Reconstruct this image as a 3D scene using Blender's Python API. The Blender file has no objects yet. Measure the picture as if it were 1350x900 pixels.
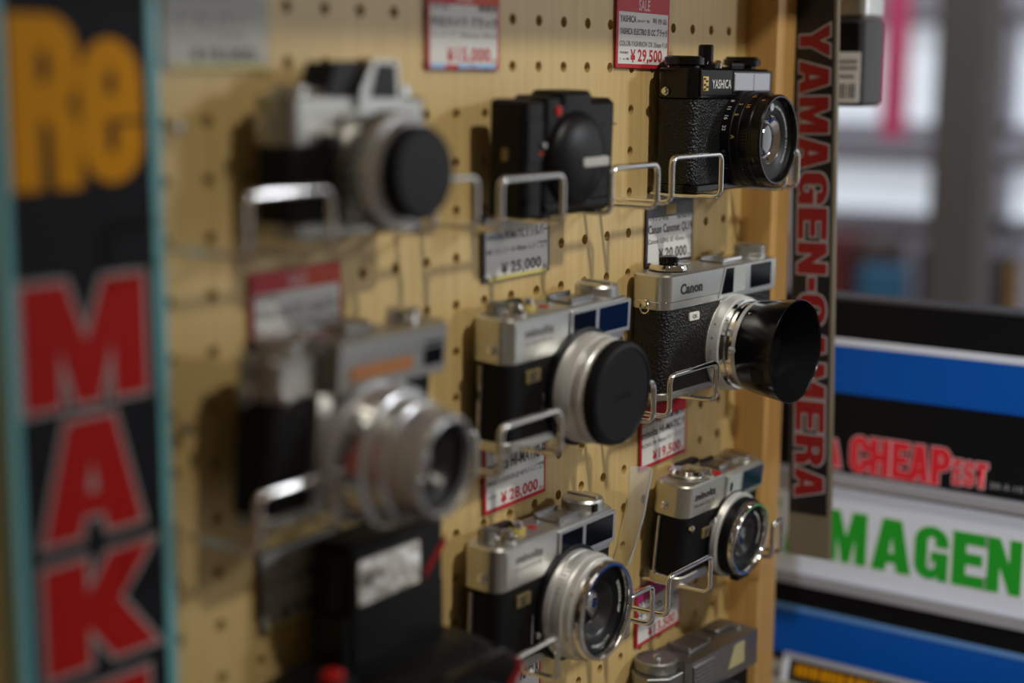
import bpy, bmesh, math, random
from math import sin, cos, pi, radians
from mathutils import Vector, Matrix, Euler

random.seed(4)
SC = bpy.context.scene
COL = SC.collection

# ------------------------------------------------------------------ camera
AL, PI_, RO = 0.95616, 0.170457, 0.006538
D = Vector((sin(AL)*cos(PI_), cos(AL)*cos(PI_), -sin(PI_)))
R0 = Vector((cos(AL), -sin(AL), 0)); U0 = R0.cross(D)
RR = R0*cos(RO)+U0*sin(RO); UU = U0*cos(RO)-R0*sin(RO)
cd = bpy.data.cameras.new('camera'); cam = bpy.data.objects.new('camera', cd); COL.objects.link(cam)
M4 = Matrix((RR, UU, -D)).transposed().to_4x4(); M4.translation = (-0.693205, -0.490143, -0.029631)
cam.matrix_world = M4
cd.sensor_width = 36; cd.lens = 2039.56/1350*36; cd.clip_start = .02; cd.clip_end = 60
cd.dof.use_dof = True; cd.dof.focus_distance = 0.943; cd.dof.aperture_fstop = 2.4
SC.camera = cam

# ------------------------------------------------------------------ world, lamps, exposure
w = bpy.data.worlds.new('world'); SC.world = w; w.use_nodes = True
bgn = w.node_tree.nodes['Background']; bgn.inputs[0].default_value = (1.0, .74, .46, 1); bgn.inputs[1].default_value = .095
SC.view_settings.view_transform = 'Standard'; SC.view_settings.look = 'None'
SC.view_settings.gamma = 1; SC.view_settings.use_curve_mapping = False
SC.view_settings.exposure = 0.0

def lamp(name, kind, loc, target, energy, col, **k):
    l = bpy.data.lights.new(name, kind); l.energy = energy; l.color = col
    for a, b in k.items(): setattr(l, a, b)
    o = bpy.data.objects.new(name, l); COL.objects.link(o); o.location = loc
    o.rotation_euler = (Vector(target)-Vector(loc)).to_track_quat('-Z', 'Y').to_euler()
    return o
lamp('spot_lamp', 'SPOT', (-.21, -1.32, 1.19), (.24, 0, -.20), 70, (1, .95, .84), spot_size=radians(41), spot_blend=1, shadow_soft_size=.05)
lamp('window_lamp', 'AREA', (1.25, -1.5, .38), (.1, 0, -.15), 8, (.92, .96, 1), shape='DISK', size=.22)
lamp('shop_window', 'AREA', (2.45, -1.5, -.2), (.1, 0, -.2), 8.5, (.88, .95, 1), shape='RECTANGLE', size=2.2, size_y=1.9)
lamp('stack_fill_spot', 'SPOT', (-1.3, -1.15, 1.0), (.60, -.14, -.42), 98, (.90, .95, 1), spot_size=radians(17), spot_blend=1, shadow_soft_size=.06)  # unseen narrow spot added to brighten the stacked sign boards
lamp('overhead_fill', 'AREA', (-.1, -.75, 1.9), (.0, -.2, 0), 4, (1, .93, .82), shape='RECTANGLE', size=1.2, size_y=.3)  # unseen area light added overhead as soft fill
lamp('far_wall_fill', 'AREA', (1.6, .2, 2.2), (2.2, .4, -.6), 70, (.9, .93, 1), shape='RECTANGLE', size=1.2, size_y=.6)  # unseen area light added to brighten the far wall and window frames

# ------------------------------------------------------------------ materials
MATS = {}
def mat(name, col, rough=.5, metal=0, coat=0, spec=.5, emit=0, bump=None, var=None, trans=0, ior=1.5):
    if name in MATS: return MATS[name]
    m = bpy.data.materials.new(name); m.use_nodes = True
    nt = m.node_tree; b = nt.nodes['Principled BSDF']
    b.inputs['Base Color'].default_value = (*col, 1); b.inputs['Roughness'].default_value = rough
    b.inputs['Metallic'].default_value = metal; b.inputs['Coat Weight'].default_value = coat
    b.inputs['Specular IOR Level'].default_value = spec; b.inputs['IOR'].default_value = ior
    b.inputs['Transmission Weight'].default_value = trans
    if emit: b.inputs['Emission Color'].default_value = (*col, 1); b.inputs['Emission Strength'].default_value = emit
    tc = nt.nodes.new('ShaderNodeTexCoord')
    if var:   # colour variation: (scale, amount)
        n = nt.nodes.new('ShaderNodeTexNoise'); n.inputs['Scale'].default_value = var[0]; n.inputs['Detail'].default_value = 4
        nt.links.new(tc.outputs['Object'], n.inputs['Vector'])
        r = nt.nodes.new('ShaderNodeValToRGB'); a = var[1]
        r.color_ramp.elements[0].position = .3; r.color_ramp.elements[1].position = .7
        r.color_ramp.elements[0].color = (*[c*(1-a) for c in col], 1); r.color_ramp.elements[1].color = (*[min(1, c*(1+a)) for c in col], 1)
        nt.links.new(n.outputs['Fac'], r.inputs[0]); nt.links.new(r.outputs[0], b.inputs['Base Color'])
    if bump:  # (kind, scale, strength, distance)
        if bump[0] == 'voronoi':
            n = nt.nodes.new('ShaderNodeTexVoronoi'); n.inputs['Scale'].default_value = bump[1]; out = n.outputs['Distance']
        else:
            n = nt.nodes.new('ShaderNodeTexNoise'); n.inputs['Scale'].default_value = bump[1]; out = n.outputs['Fac']
        nt.links.new(tc.outputs['Object'], n.inputs['Vector'])
        bp = nt.nodes.new('ShaderNodeBump'); bp.inputs['Strength'].default_value = bump[2]; bp.inputs['Distance'].default_value = bump[3]
        nt.links.new(out, bp.inputs['Height']); nt.links.new(bp.outputs[0], b.inputs['Normal'])
    MATS[name] = m; return m

def wood(name, c0, c1, scale, rough=.45):
    m = bpy.data.materials.new(name); m.use_nodes = True; nt = m.node_tree; b = nt.nodes['Principled BSDF']
    tc = nt.nodes.new('ShaderNodeTexCoord'); mp = nt.nodes.new('ShaderNodeMapping'); mp.inputs['Scale'].default_value = scale
    nt.links.new(tc.outputs['Object'], mp.inputs[0])
    n = nt.nodes.new('ShaderNodeTexNoise'); n.inputs['Scale'].default_value = 1; n.inputs['Detail'].default_value = 5; n.inputs['Roughness'].default_value = .6
    nt.links.new(mp.outputs[0], n.inputs['Vector'])
    r = nt.nodes.new('ShaderNodeValToRGB'); r.color_ramp.elements[0].position = .32; r.color_ramp.elements[1].position = .68
    r.color_ramp.elements[0].color = (*c0, 1); r.color_ramp.elements[1].color = (*c1, 1)
    nt.links.new(n.outputs['Fac'], r.inputs[0]); nt.links.new(r.outputs[0], b.inputs['Base Color'])
    b.inputs['Roughness'].default_value = rough
    bp = nt.nodes.new('ShaderNodeBump'); bp.inputs['Strength'].default_value = .15; bp.inputs['Distance'].default_value = .0005
    nt.links.new(n.outputs['Fac'], bp.inputs['Height']); nt.links.new(bp.outputs[0], b.inputs['Normal'])
    MATS[name] = m; return m

def clear(name, tint, gl=.05, rough=.05):
    m = bpy.data.materials.new(name); m.use_nodes = True; nt = m.node_tree
    for n in list(nt.nodes):
        if n.type != 'OUTPUT_MATERIAL': nt.nodes.remove(n)
    out = [n for n in nt.nodes if n.type == 'OUTPUT_MATERIAL'][0]
    t = nt.nodes.new('ShaderNodeBsdfTransparent'); t.inputs[0].default_value = (*tint, 1)
    g = nt.nodes.new('ShaderNodeBsdfGlossy'); g.inputs['Roughness'].default_value = rough
    mx = nt.nodes.new('ShaderNodeMixShader'); mx.inputs[0].default_value = gl
    nt.links.new(t.outputs[0], mx.inputs[1]); nt.links.new(g.outputs[0], mx.inputs[2]); nt.links.new(mx.outputs[0], out.inputs[0])
    MATS[name] = m; return m

wood('board_wood', (.58, .41, .165), (.68, .50, .22), (170, 170, 5))
wood('panel_wood', (.50, .28, .085), (.62, .37, .125), (120, 120, 4), .4)
mat('hole_shade', (.05, .026, .010), .9, spec=.1)
mat('satin_chrome', (.62, .62, .60), .36, 1, bump=('noise', 1800, .12, .0002))
mat('warm_chrome', (.62, .60, .54), .38, 1, bump=('noise', 1800, .12, .0002))
mat('dull_chrome', (.34, .34, .34), .42, 1, bump=('noise', 1500, .15, .0002))
mat('polished', (.78, .78, .78), .1, 1)
mat('wire', (.86, .85, .84), .1, 1)
mat('lens_alu', (.74, .74, .73), .33, .45)
mat('barrel_grey', (.56, .56, .57), .26, .75)
mat('dark_chrome', (.37, .36, .335), .36, 1, bump=('noise', 1500, .15, .0002))  # chrome with a darker, slightly warm base colour
mat('leather', (.008, .008, .0085), .42, spec=.36, bump=('voronoi', 650, .8, .0010))
mat('leather_fine', (.006, .006, .0065), .55, spec=.16, bump=('noise', 1600, .3, .0003))
mat('black_paint', (.004, .004, .0045), .18, spec=.35)
mat('black_satin', (.005, .005, .006), .4, spec=.22)
mat('black_plastic', (.005, .005, .0055), .42, spec=.2, var=(300, .25))
mat('cap_plastic', (.007, .007, .009), .5, spec=.2)
mat('pane_dark', (.004, .005, .008), .08, spec=.14)
mat('pane_blue', (.004, .010, .035), .1, spec=.14)
mat('pane_milk', (.40, .43, .42), .35)
mat('pane_silver', (.45, .45, .50), .22, .7)
mat('lens_glass', (.012, .010, .018), .03, spec=1, coat=1, ior=1.8)
mat('lens_inner', (.02, .02, .022), .3)
mat('gold', (.22, .165, .07), .5, .4)
mat('gold_bright', (.62, .42, .12), .4, .6)
mat('pane_straw', (.52, .48, .27), .3)
mat('yellow_plastic', (.50, .40, .10), .4)
mat('red_dot', (.45, .012, .012), .4, spec=.2)
mat('stripe_red', (.22, .008, .010), .45, spec=.15)
mat('meter_amber', (.40, .14, .03), .45)
mat('white_paint', (.75, .75, .72), .4)
mat('engrave', (.02, .02, .02), .6)
mat('engrave_grey', (.16, .16, .16), .6)
mat('orange_paint', (.62, .22, .05), .5)
mat('paper', (.78, .78, .76), .65)
mat('paper_grey', (.50, .51, .49), .65)
mat('ink', (.05, .05, .055), .6)
mat('ink_grey', (.22, .22, .23), .6)
mat('ink_blue', (.10, .14, .36), .6)
mat('ink_red', (.55, .025, .04), .5, spec=.2)
mat('ink_orange', (.62, .06, .012), .5, spec=.2)
mat('ink_magenta', (.45, .02, .16), .5)
mat('ink_sky', (.28, .52, .85), .5)
mat('ink_yellow', (.72, .64, .20), .5)
mat('ink_dark', (.035, .033, .045), .5)
mat('sign_navy', (.010, .0095, .014), .65, spec=.15)
mat('sign_teal', (.16, .46, .52), .4)
mat('sign_teal_pale', (.30, .50, .56), .4)
mat('sign_orange', (.66, .28, .001), .6, spec=.15)
mat('sign_red', (.42, .008, .007), .6, spec=.15)
mat('sign_outline', (.34, .31, .31), .5)
mat('blade_black', (.010, .009, .010), .35)
mat('blade_red', (.22, .007, .008), .45)
mat('blade_board', (.16, .13, .085), .6)
mat('stack_black', (.005, .005, .006), .45, spec=.2)
mat('stack_blue', (.002, .085, .42), .45, spec=.2)
mat('stack_blue_pale', (.12, .28, .60), .35)
mat('stack_white', (.72, .75, .85), .4)
mat('stack_alu', (.48, .49, .55), .35, .4)
mat('stack_green', (.012, .34, .02), .45)
mat('stack_red', (.68, .015, .03), .45)
mat('stack_pink', (.75, .45, .47), .5)
mat('counter_top', (.34, .30, .24), .5, var=(6, .1))
mat('device_grey', (.045, .043, .045), .4, spec=.3)
mat('wall_paint', (.42, .42, .48), .8, var=(2, .05))
mat('floor_tile', (.30, .28, .27), .4, var=(3, .1))
mat('pillar_paint', (.115, .105, .098), .6, var=(3, .06))
mat('pink_cloth', (.80, .10, .24), .8)
mat('daylight_pane', (.70, .76, .82), .3, emit=.60)
mat('frame_grey', (.40, .40, .46), .5)
mat('box_red', (.17, .035, .035), .6); mat('box_brown', (.10, .065, .055), .6); mat('box_blue', (.045, .17, .30), .5)
mat('box_dark', (.03, .022, .035), .6); mat('box_yellow', (.45, .28, .05), .6); mat('box_pale', (.45, .46, .62), .6)
mat('flash_glass', (.80, .78, .74), .22, .9, bump=('noise', 60, .5, .004))
mat('strap_grey', (.22, .21, .19), .45)
clear('sleeve', (.97, .97, .97), .016, .12)
clear('strip_clear', (.88, .87, .83), .09, .3)

# ------------------------------------------------------------------ mesh helpers
def obj(name, bm, m, parent=None, smooth=35, loc=None):
    me = bpy.data.meshes.new(name)
    if isinstance(bm, bmesh.types.BMesh):
        bmesh.ops.recalc_face_normals(bm, faces=bm.faces[:])
        bm.to_mesh(me); bm.free()
    else: me = bm; me.name = name
    if smooth:
        me.shade_smooth(); me.set_sharp_from_angle(angle=radians(smooth))
    me.materials.clear(); me.materials.append(MATS[m])
    o = bpy.data.objects.new(name, me); COL.objects.link(o)
    if parent is not None: o.parent = parent
    if loc: o.location = loc
    return o
def tag(o, label, cat, group=None):
    o['label'] = label; o['category'] = cat
    if group: o['group'] = group
    return o
def thing(name, label, cat, loc=(0, 0, 0), rot=None, group=None):
    o = bpy.data.objects.new(name, None); COL.objects.link(o); o.location = loc; o.empty_display_size = .02
    if rot is not None: o.rotation_euler = rot
    return tag(o, label, cat, group)
def pose(yaw, pitch, roll):
    return (Matrix.Rotation(radians(yaw), 3, 'Z') @ Matrix.Rotation(radians(pitch), 3, 'X') @ Matrix.Rotation(radians(roll), 3, 'Y')).to_euler()
def NB(): return bmesh.new()
def box(bm, x0, x1, y0, y1, z0, z1):
    v = [bm.verts.new((x, y, z)) for z in (z0, z1) for y in (y0, y1) for x in (x0, x1)]
    for f in ((0, 1, 3, 2), (4, 6, 7, 5), (0, 4, 5, 1), (2, 3, 7, 6), (0, 2, 6, 4), (1, 5, 7, 3)): bm.faces.new([v[i] for i in f])
    return bm
def rr(cx, cy, wd, ht, r, seg=4):
    r = max(1e-5, min(r, wd/2-1e-6, ht/2-1e-6)); P = []
    for (sx, sy, a0) in ((1, 1, 0), (-1, 1, 90), (-1, -1, 180), (1, -1, 270)):
        for k in range(seg+1):
            a = radians(a0+90*k/seg); P.append((cx+sx*(wd/2-r)+r*cos(a), cy+sy*(ht/2-r)+r*sin(a)))
    return P
MAPZ = lambda a, b, h: (a, b, h)
MAPY = lambda a, b, h: (a, h, b)
MAPX = lambda a, b, h: (h, a, b)
def loft(bm, loops, mp):
    rows = [[bm.verts.new(mp(a, b, h)) for a, b in pts] for pts, h in loops]
    n = len(rows[0])
    for r0, r1 in zip(rows, rows[1:]):
        for i in range(n): bm.faces.new((r0[i], r0[(i+1) % n], r1[(i+1) % n], r1[i]))
    bm.faces.new(rows[0][::-1]); bm.faces.new(rows[-1])
    return bm
def block(bm, c0, c1, d0, d1, h0, h1, r=.001, b=.0005, mp=MAPZ, seg=4):
    """rounded rectangle c0..c1 x d0..d1 extruded h0..h1 with bevel b on both ends"""
    cx, cy, wd, ht = (c0+c1)/2, (d0+d1)/2, c1-c0, d1-d0
    s = 1 if h1 > h0 else -1
    b = min(b, abs(h1-h0)*.45)
    return loft(bm, [(rr(cx, cy, wd-2*b, ht-2*b, r-b, seg), h0), (rr(cx, cy, wd, ht, r, seg), h0+s*b),
                     (rr(cx, cy, wd, ht, r, seg), h1-s*b), (rr(cx, cy, wd-2*b, ht-2*b, r-b, seg), h1)], mp)
def prism(bm, pts, h0, h1, mp): return loft(bm, [(pts, h0), (pts, h1)], mp)
def lathe(bm, prof, c=(0, 0), mp=None, n=48):
    """prof = [(radius, h)]; mp maps (a,b,h)"""
    rows = []
    for r, h in prof:
        if r <= 1e-7: rows.append([bm.verts.new(mp(c[0], c[1], h))])
        else: rows.append([bm.verts.new(mp(c[0]+r*cos(2*pi*i/n), c[1]+r*sin(2*pi*i/n), h)) for i in range(n)])
    for a, b in zip(rows, rows[1:]):
        if len(a) == 1 and len(b) == 1: continue
        for i in range(n):
            j = (i+1) % n
            if len(a) == 1: bm.faces.new((a[0], b[i], b[j]))
            elif len(b) == 1: bm.faces.new((a[i], a[j], b[0]))
            else: bm.faces.new((a[i], a[j], b[j], b[i]))
    return bm
def tube(bm, pts, r, n=10):
    pts = [Vector(p) for p in pts]; rings = []; up = None
    for i, p in enumerate(pts):
        t = (pts[min(i+1, len(pts)-1)]-pts[max(i-1, 0)]).normalized()
        if up is None: up = t.orthogonal().normalized()
        up = (up-t*up.dot(t)).normalized(); s = t.cross(up)
        rings.append([bm.verts.new(p+up*r*cos(2*pi*k/n)+s*r*sin(2*pi*k/n)) for k in range(n)])
    for a, b in zip(rings, rings[1:]):
        for k in range(n): bm.faces.new((a[k], a[(k+1) % n], b[(k+1) % n], b[k]))
    bm.faces.new(rings[0][::-1]); bm.faces.new(rings[-1])
    return bm
def fillet(pts, r, seg=5):
    pts = [Vector(p) for p in pts]; out = [pts[0]]
    for a, b, c in zip(pts, pts[1:], pts[2:]):
        d0 = (a-b).normalized(); d1 = (c-b).normalized(); rr_ = min(r, (a-b).length*.45, (c-b).length*.45)
        p0 = b+d0*rr_; p1 = b+d1*rr_
        for k in range(seg+1):
            t = k/seg; out.append(p0*(1-t)**2+b*2*t*(1-t)+p1*t*t)
    out.append(pts[-1]); return out

# ---- lettering
FRONT = lambda y: (lambda a, b: (a, y, b))          # faces -Y
SIDE = lambda x: (lambda a, b: (x, -a, b))          # faces -X, text runs towards -Y
def fit_mesh(me, bx, mp):
    xs = [v.co.x for v in me.vertices]; ys = [v.co.y for v in me.vertices]
    x0, x1, y0, y1 = min(xs), max(xs), min(ys), max(ys)
    for v in me.vertices:
        a = bx[0]+(v.co.x-x0)/(x1-x0)*(bx[1]-bx[0]); b = bx[2]+(v.co.y-y0)/(y1-y0)*(bx[3]-bx[2])
        v.co = mp(a, b)
    return me
def font_mesh(s, bold=0, shear=0):
    c = bpy.data.curves.new('lettering', 'FONT'); c.body = s; c.offset = bold; c.shear = shear; c.resolution_u = 3; c.space_character = 1.06
    o = bpy.data.objects.new('lettering', c); me = bpy.data.meshes.new_from_object(o)
    bpy.data.objects.remove(o); bpy.data.curves.remove(c); return me
def text(s, bx, mp, m, parent, bold=0, shear=0, name='lettering'):
    return obj(name, fit_mesh(font_mesh(s, bold, shear), bx, mp), m, parent, smooth=0)
def arc(cx, cy, rx, ry, a0, a1, n=7): return [(cx+rx*cos(radians(a0+(a1-a0)*k/n)), cy+ry*sin(radians(a0+(a1-a0)*k/n))) for k in range(n+1)]
GL = {
 'A': [[(0, 0), (.27, 1), (.73, 1), (1, 0), (.66, 0), (.62, .17), (.38, .17), (.34, 0)], [(.42, .34), (.58, .34), (.5, .76)]],
 'M': [[(0, 0), (0, 1), (.33, 1), (.5, .45), (.67, 1), (1, 1), (1, 0), (.74, 0), (.74, .62), (.59, 0), (.41, 0), (.26, .62), (.26, 0)]],
 'E': [[(0, 0), (0, 1), (1, 1), (1, .80), (.40, .80), (.40, .61), (.92, .61), (.92, .42), (.40, .42), (.40, .20), (1, .20), (1, 0)]],
 'K': [[(0, 0), (0, 1), (.36, 1), (.36, .62), (.60, 1), (.98, 1), (.66, .54), (1, 0), (.62, 0), (.36, .42), (.36, 0)]],
 'N': [[(0, 0), (0, 1), (.33, 1), (.66, .48), (.66, 1), (1, 1), (1, 0), (.69, 0), (.34, .54), (.34, 0)]],
 'Y': [[(.33, 0), (.33, .38), (0, 1), (.36, 1), (.5, .64), (.64, 1), (1, 1), (.67, .38), (.67, 0)]],
 'H': [[(0, 0), (0, 1), (.36, 1), (.36, .6), (.64, .6), (.64, 1), (1, 1), (1, 0), (.64, 0), (.64, .4), (.36, .4), (.36, 0)]],
 'T': [[(.31, 0), (.31, .8), (0, .8), (0, 1), (1, 1), (1, .8), (.69, .8), (.69, 0)]],
 '-': [[(0, .38), (0, .62), (1, .62), (1, .38)]],
 'R': [[(0, 0), (0, 1), (.6, 1)]+arc(.6, .76, .40, .24, 90, 0)[1:]+[(1, .66), (.90, .54), (.78, .5), (.92, .42), (.98, .32), (1, 0), (.64, 0), (.62, .32), (.54, .41), (.38, .42), (.38, 0)],
       [(.38, .60), (.54, .60), (.62, .66), (.62, .76), (.54, .83), (.38, .83)]],
 'P': [[(0, 0), (0, 1), (.6, 1)]+arc(.6, .70, .40, .30, 90, -90, 9)[1:]+[(.38, .40), (.38, 0)], [(.38, .58), (.54, .58), (.62, .65), (.62, .76), (.54, .83), (.38, .83)]],
 'C': [arc(.5, .72, .5, .28, 0, 180, 8)+arc(.5, .28, .5, .28, 180, 360, 8)+[(1, .40), (.64, .40), (.64, .28)]+arc(.5, .26, .14, .09, 0, -180, 4)+arc(.5, .74, .14, .09, 180, 0, 4)+[(.64, .62), (1, .62)]],
 'G': [arc(.5, .72, .5, .28, 0, 180, 8)+arc(.5, .28, .5, .28, 180, 262, 5)+[(.60, .02), (.68, .10), (.74, 0), (1, 0), (1, .52), (.5, .52), (.5, .36), (.64, .36), (.64, .26)]+arc(.5, .25, .14, .08, 0, -180, 4)+arc(.5, .74, .14, .09, 180, 0, 4)+[(.64, .64), (1, .64)]],
 'S': [arc(.5, .74, .5, .26, 0, 180, 8)+[(0, .62), (.08, .52), (.62, .34), (.64, .24)]+arc(.5, .24, .14, .07, 0, -180, 4)+[(.36, .36), (0, .36), (0, .26)]+arc(.5, .26, .5, .26, 180, 360, 8)+[(1, .38), (.92, .50), (.38, .66), (.36, .76)]+arc(.5, .77, .14, .07, 180, 0, 4)+[(.64, .66), (1, .66)]],
 'e': [arc(.5, .70, .5, .30, 0, 180, 8)+arc(.5, .28, .5, .28, 180, 360, 8)+[(1, .38), (.62, .38), (.62, .28)]+arc(.5, .25, .12, .08, 0, -180, 4)+[(.38, .46), (1, .46)], [(.38, .60), (.62, .60), (.62, .74), (.56, .82), (.44, .82), (.38, .74)]],
}
def glyph(ch, bx, mp, m, parent, grow=0.0, name='letter'):
    """block letter; grow (metres) fattens the outline"""
    c = bpy.data.curves.new('letter', 'CURVE'); c.dimensions = '2D'; c.fill_mode = 'BOTH'; c.resolution_u = 1
    sx, sy = bx[1]-bx[0], bx[3]-bx[2]
    for lp in GL[ch]:
        pts = [(bx[0]+a*sx, bx[2]+b*sy) for a, b in lp]
        s = c.splines.new('POLY'); s.points.add(len(pts)-1); s.use_cyclic_u = True
        for q, (a, b) in zip(s.points, pts): q.co = (a*100, b*100, 0, 1)
    c.offset = grow*100
    o = bpy.data.objects.new('letter', c); me = bpy.data.meshes.new_from_object(o)
    bpy.data.objects.remove(o); bpy.data.curves.remove(c)
    for v in me.vertices: v.co = mp(v.co.x/100, v.co.y/100)
    return obj(name, me, m, parent, smooth=0)

# ------------------------------------------------------------------ room shell (seen far behind, out of focus)
def struct(name, bm, m, parent=None):
    o = obj(name, bm, m, parent, smooth=0)
    if parent is None: o['kind'] = 'structure'
    return o
struct('floor', box(NB(), -2.5, 3.4, -2.2, 2.6, -1.05, -1.0), 'floor_tile')
FX = 3.1
wb = NB()                                    # far wall with openings for the shop windows
box(wb, FX, FX+.08, -.6, 2.4, -1.0, -.39); box(wb, FX, FX+.08, -.6, 2.4, .45, 1.6)
box(wb, FX, FX+.08, -.6, .20, -.39, .45); box(wb, FX, FX+.08, 1.25, 2.4, -.39, .45)
struct('wall_far', wb, 'wall_paint')
def window(n, y0, y1, z0, z1):
    o = struct('window_%d' % n, box(box(box(box(NB(), FX-.02, FX+.06, y0, y0+.02, z0, z1), FX-.02, FX+.06, y1-.02, y1, z0, z1), FX-.02, FX+.06, y0, y1, z0, z0+.025), FX-.02, FX+.06, y0, y1, z1-.025, z1), 'frame_grey')
    p = struct('pane', box(NB(), FX+.02, FX+.026, y0+.02, y1-.02, z0+.025, z1-.025), 'daylight_pane', o)
window(1, .20, .72, -.165, .12); window(2, .72, 1.25, -.165, .12)
window(3, .20, .72, -.39, -.225); window(4, .72, 1.25, -.39, -.225)
struct('trim_1', box(NB(), FX-.03, FX+.06, .20, 1.25, -.225, -.165), 'frame_grey')
struct('trim_2', box(NB(), FX-.03, FX+.06, .20, 1.25, .12, .45), 'frame_grey')
pb = NB(); block(pb, 2.17, 2.27, .462, .566, -1.0, 1.6, .012, .002)
struct('trim_3', pb, 'pillar_paint')

# low display table and boxes under the far windows
tb = thing('display_table', 'low grey display table under the far shop windows', 'table', (2.8, .85, -1.0))
obj('table_top', block(NB(), -.22, .22, -.42, .42, .27, .30, .01, .003), 'frame_grey', tb)
for sx in (-.19, .19):
    for sy in (-.39, .39): obj('leg', block(NB(), sx-.015, sx+.015, sy-.015, sy+.015, 0, .27, .004, .002), 'frame_grey', tb)
def carton(label, m, x0, x1, y0, y1, h):
    t = thing('product_box', label, 'box', ((x0+x1)/2, (y0+y1)/2, -.70))
    a, b = (x1-x0)/2, (y1-y0)/2
    obj('carton', block(NB(), -a, a, -b, b, 0, h*.86, .004, .002), m, t)
    obj('lid', block(NB(), -a-.002, a+.002, -b-.002, b+.002, h*.86, h, .004, .002), m, t)
carton('dark red product box below the far shop windows', 'box_red', 2.72, 2.84, .96, 1.10, .30)
carton('brown product box beside the dark red box', 'box_brown', 2.74, 2.86, .865, .945, .29)
carton('bright blue product box between brown and black boxes near the pillar', 'box_blue', 2.66, 2.74, .81, .90, .24)
carton('black product box directly beside the grey pillar', 'box_dark', 2.76, 2.88, .74, .80, .28)
carton('steel blue product box just past the grey pillar', 'box_blue', 2.74, 2.82, .63, .68, .27)
carton('dark violet product box beside the steel blue box', 'box_dark', 2.74, 2.84, .585, .625, .28)
carton('narrow ochre product box beside the dark violet box', 'box_yellow', 2.74, 2.82, .555, .58, .26)
carton('pale lavender product box at the end of the far row', 'box_pale', 2.72, 2.84, .46, .548, .31)
bn = thing('pink_banner', 'bright pink hanging banner in front of the far windows', 'banner', (2.6, .812, -.16))
pts = [(.003*sin(k*1.1), -.03+.06*k/8) for k in range(9)]
obj('cloth', prism(NB(), [(a, b) for a, b in pts]+[(a+.0015, b) for a, b in pts[::-1]], 0, .62, MAPZ), 'pink_cloth', bn)
obj('rod', tube(NB(), [(0, -.045, .62), (0, .045, .62)], .005, 8), 'frame_grey', bn)
for sy in (-.04, .04): obj('cord', tube(NB(), [(0, sy, .62), (0, sy, 1.76)], .0015, 6), 'frame_grey', bn)

# ------------------------------------------------------------------ pegboard display
P = .025
disp = thing('pegboard_display', 'light wooden pegboard display with orange-brown wooden side panels', 'display', (0, 0, 0))
def square(a, h):
    c, s = cos(a), sin(a); k = h/max(abs(c), abs(s)); return c*k, s*k
pbm = NB(); NSEG = 16; HR = .0031
for i in range(-14, 11):
    for j in range(-4, 23):
        x, z = i*P, -j*P
        o_ = []; h0 = []; h1 = []
        for k in range(NSEG):
            a = 2*pi*k/NSEG+pi/4; sx, sz = square(a, P/2)
            o_.append(pbm.verts.new((x+sx, 0, z+sz)))
            h0.append(pbm.verts.new((x+HR*cos(a), 0, z+HR*sin(a)))); h1.append(pbm.verts.new((x+HR*cos(a), .0055, z+HR*sin(a))))
        for k in range(NSEG):
            l = (k+1) % NSEG
            pbm.faces.new((o_[k], o_[l], h0[l], h0[k])); pbm.faces.new((h0[k], h0[l], h1[l], h1[k]))
bmesh.ops.remove_doubles(pbm, verts=pbm.verts[:], dist=1e-5)
z0, z1 = -22.5*P, 4.5*P
v = [pbm.verts.new(q) for q in ((10.5*P, 0, z0), (.2755, 0, z0), (.2755, 0, z1), (10.5*P, 0, z1))]; pbm.faces.new(v)
obj('pegboard', pbm, 'board_wood', disp, smooth=20)
obj('backing_board', box(NB(), -.3625, .2755, .0055, .012, z0, z1), 'hole_shade', disp)  # dark colour stands in for the shade inside the peg holes
obj('side_panel', block(NB(), .2755, .3045, -.0235, .035, z0-.05, z1+.02, .0012, .0008), 'panel_wood', disp)
obj('side_panel', block(NB(), -.3925, -.3630, -.0235, .035, z0-.05, z1+.02, .0012, .0008), 'panel_wood', disp)
obj('top_shelf', block(NB(), -.3925, .4500, -.1325, .035, z1-.0055, z1+.0155, .0012, .0008), 'panel_wood', disp)

# ------------------------------------------------------------------ wire hooks
WR = .0016
def hook(x0, x1, z, label, yf=-.050, h=.0245):
    pts = fillet([(x0, .0052, z), (x0, yf, z), (x0, yf, z+h), (x1, yf, z+h), (x1, yf, z), (x1, .0052, z)], .0055)
    o = obj('wire_hook', tube(NB(), pts, WR, 12), 'wire', smooth=60)
    return tag(o, label, 'hook', 'chrome wire loop hooks on the pegboard')
ROW = {1: -.1018, 2: -.2285, 3: -.3530}
hook(-.253, -.203, ROW[1], 'chrome wire hook under the left end of the silver camera with a prism hump')
hook(-.133, -.100, ROW[1], 'chrome wire hook under the right end of the silver camera with a prism hump')
hook(-.080, -.025, ROW[1]-.0025, 'chrome wire hook under the left end of the black clamshell camera')
hook(.023, .073, ROW[1]-.0015, 'chrome wire hook between the black clamshell camera and the black leather-textured camera', -.0495)
hook(.0895, .150, ROW[1], 'chrome wire hook under the left end of the black leather-textured camera', -.0495, .026)
hook(.2385, .2570, ROW[1], 'chrome wire hook under the right end of the black leather-textured camera')
hook(-.250, -.203, ROW[2]+.003, 'chrome wire hook under the left end of the silver camera with long silver lens')
hook(-.136, -.100, ROW[2]+.003, 'chrome wire hook under the right end of the silver camera with long silver lens')
hook(-.079, -.0245, ROW[2]+.0005, 'chrome wire hook under the left end of the silver camera with black lens cap')
hook(.0575, .0745, ROW[2], 'chrome wire hook under the right end of the silver camera with black lens cap', -.0495)
hook(.0925, .1505, ROW[2], 'chrome wire hook under the left end of the camera with black lens hood')
hook(.2385, .2560, ROW[2], 'chrome wire hook under the right end of the camera with black lens hood')
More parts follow.
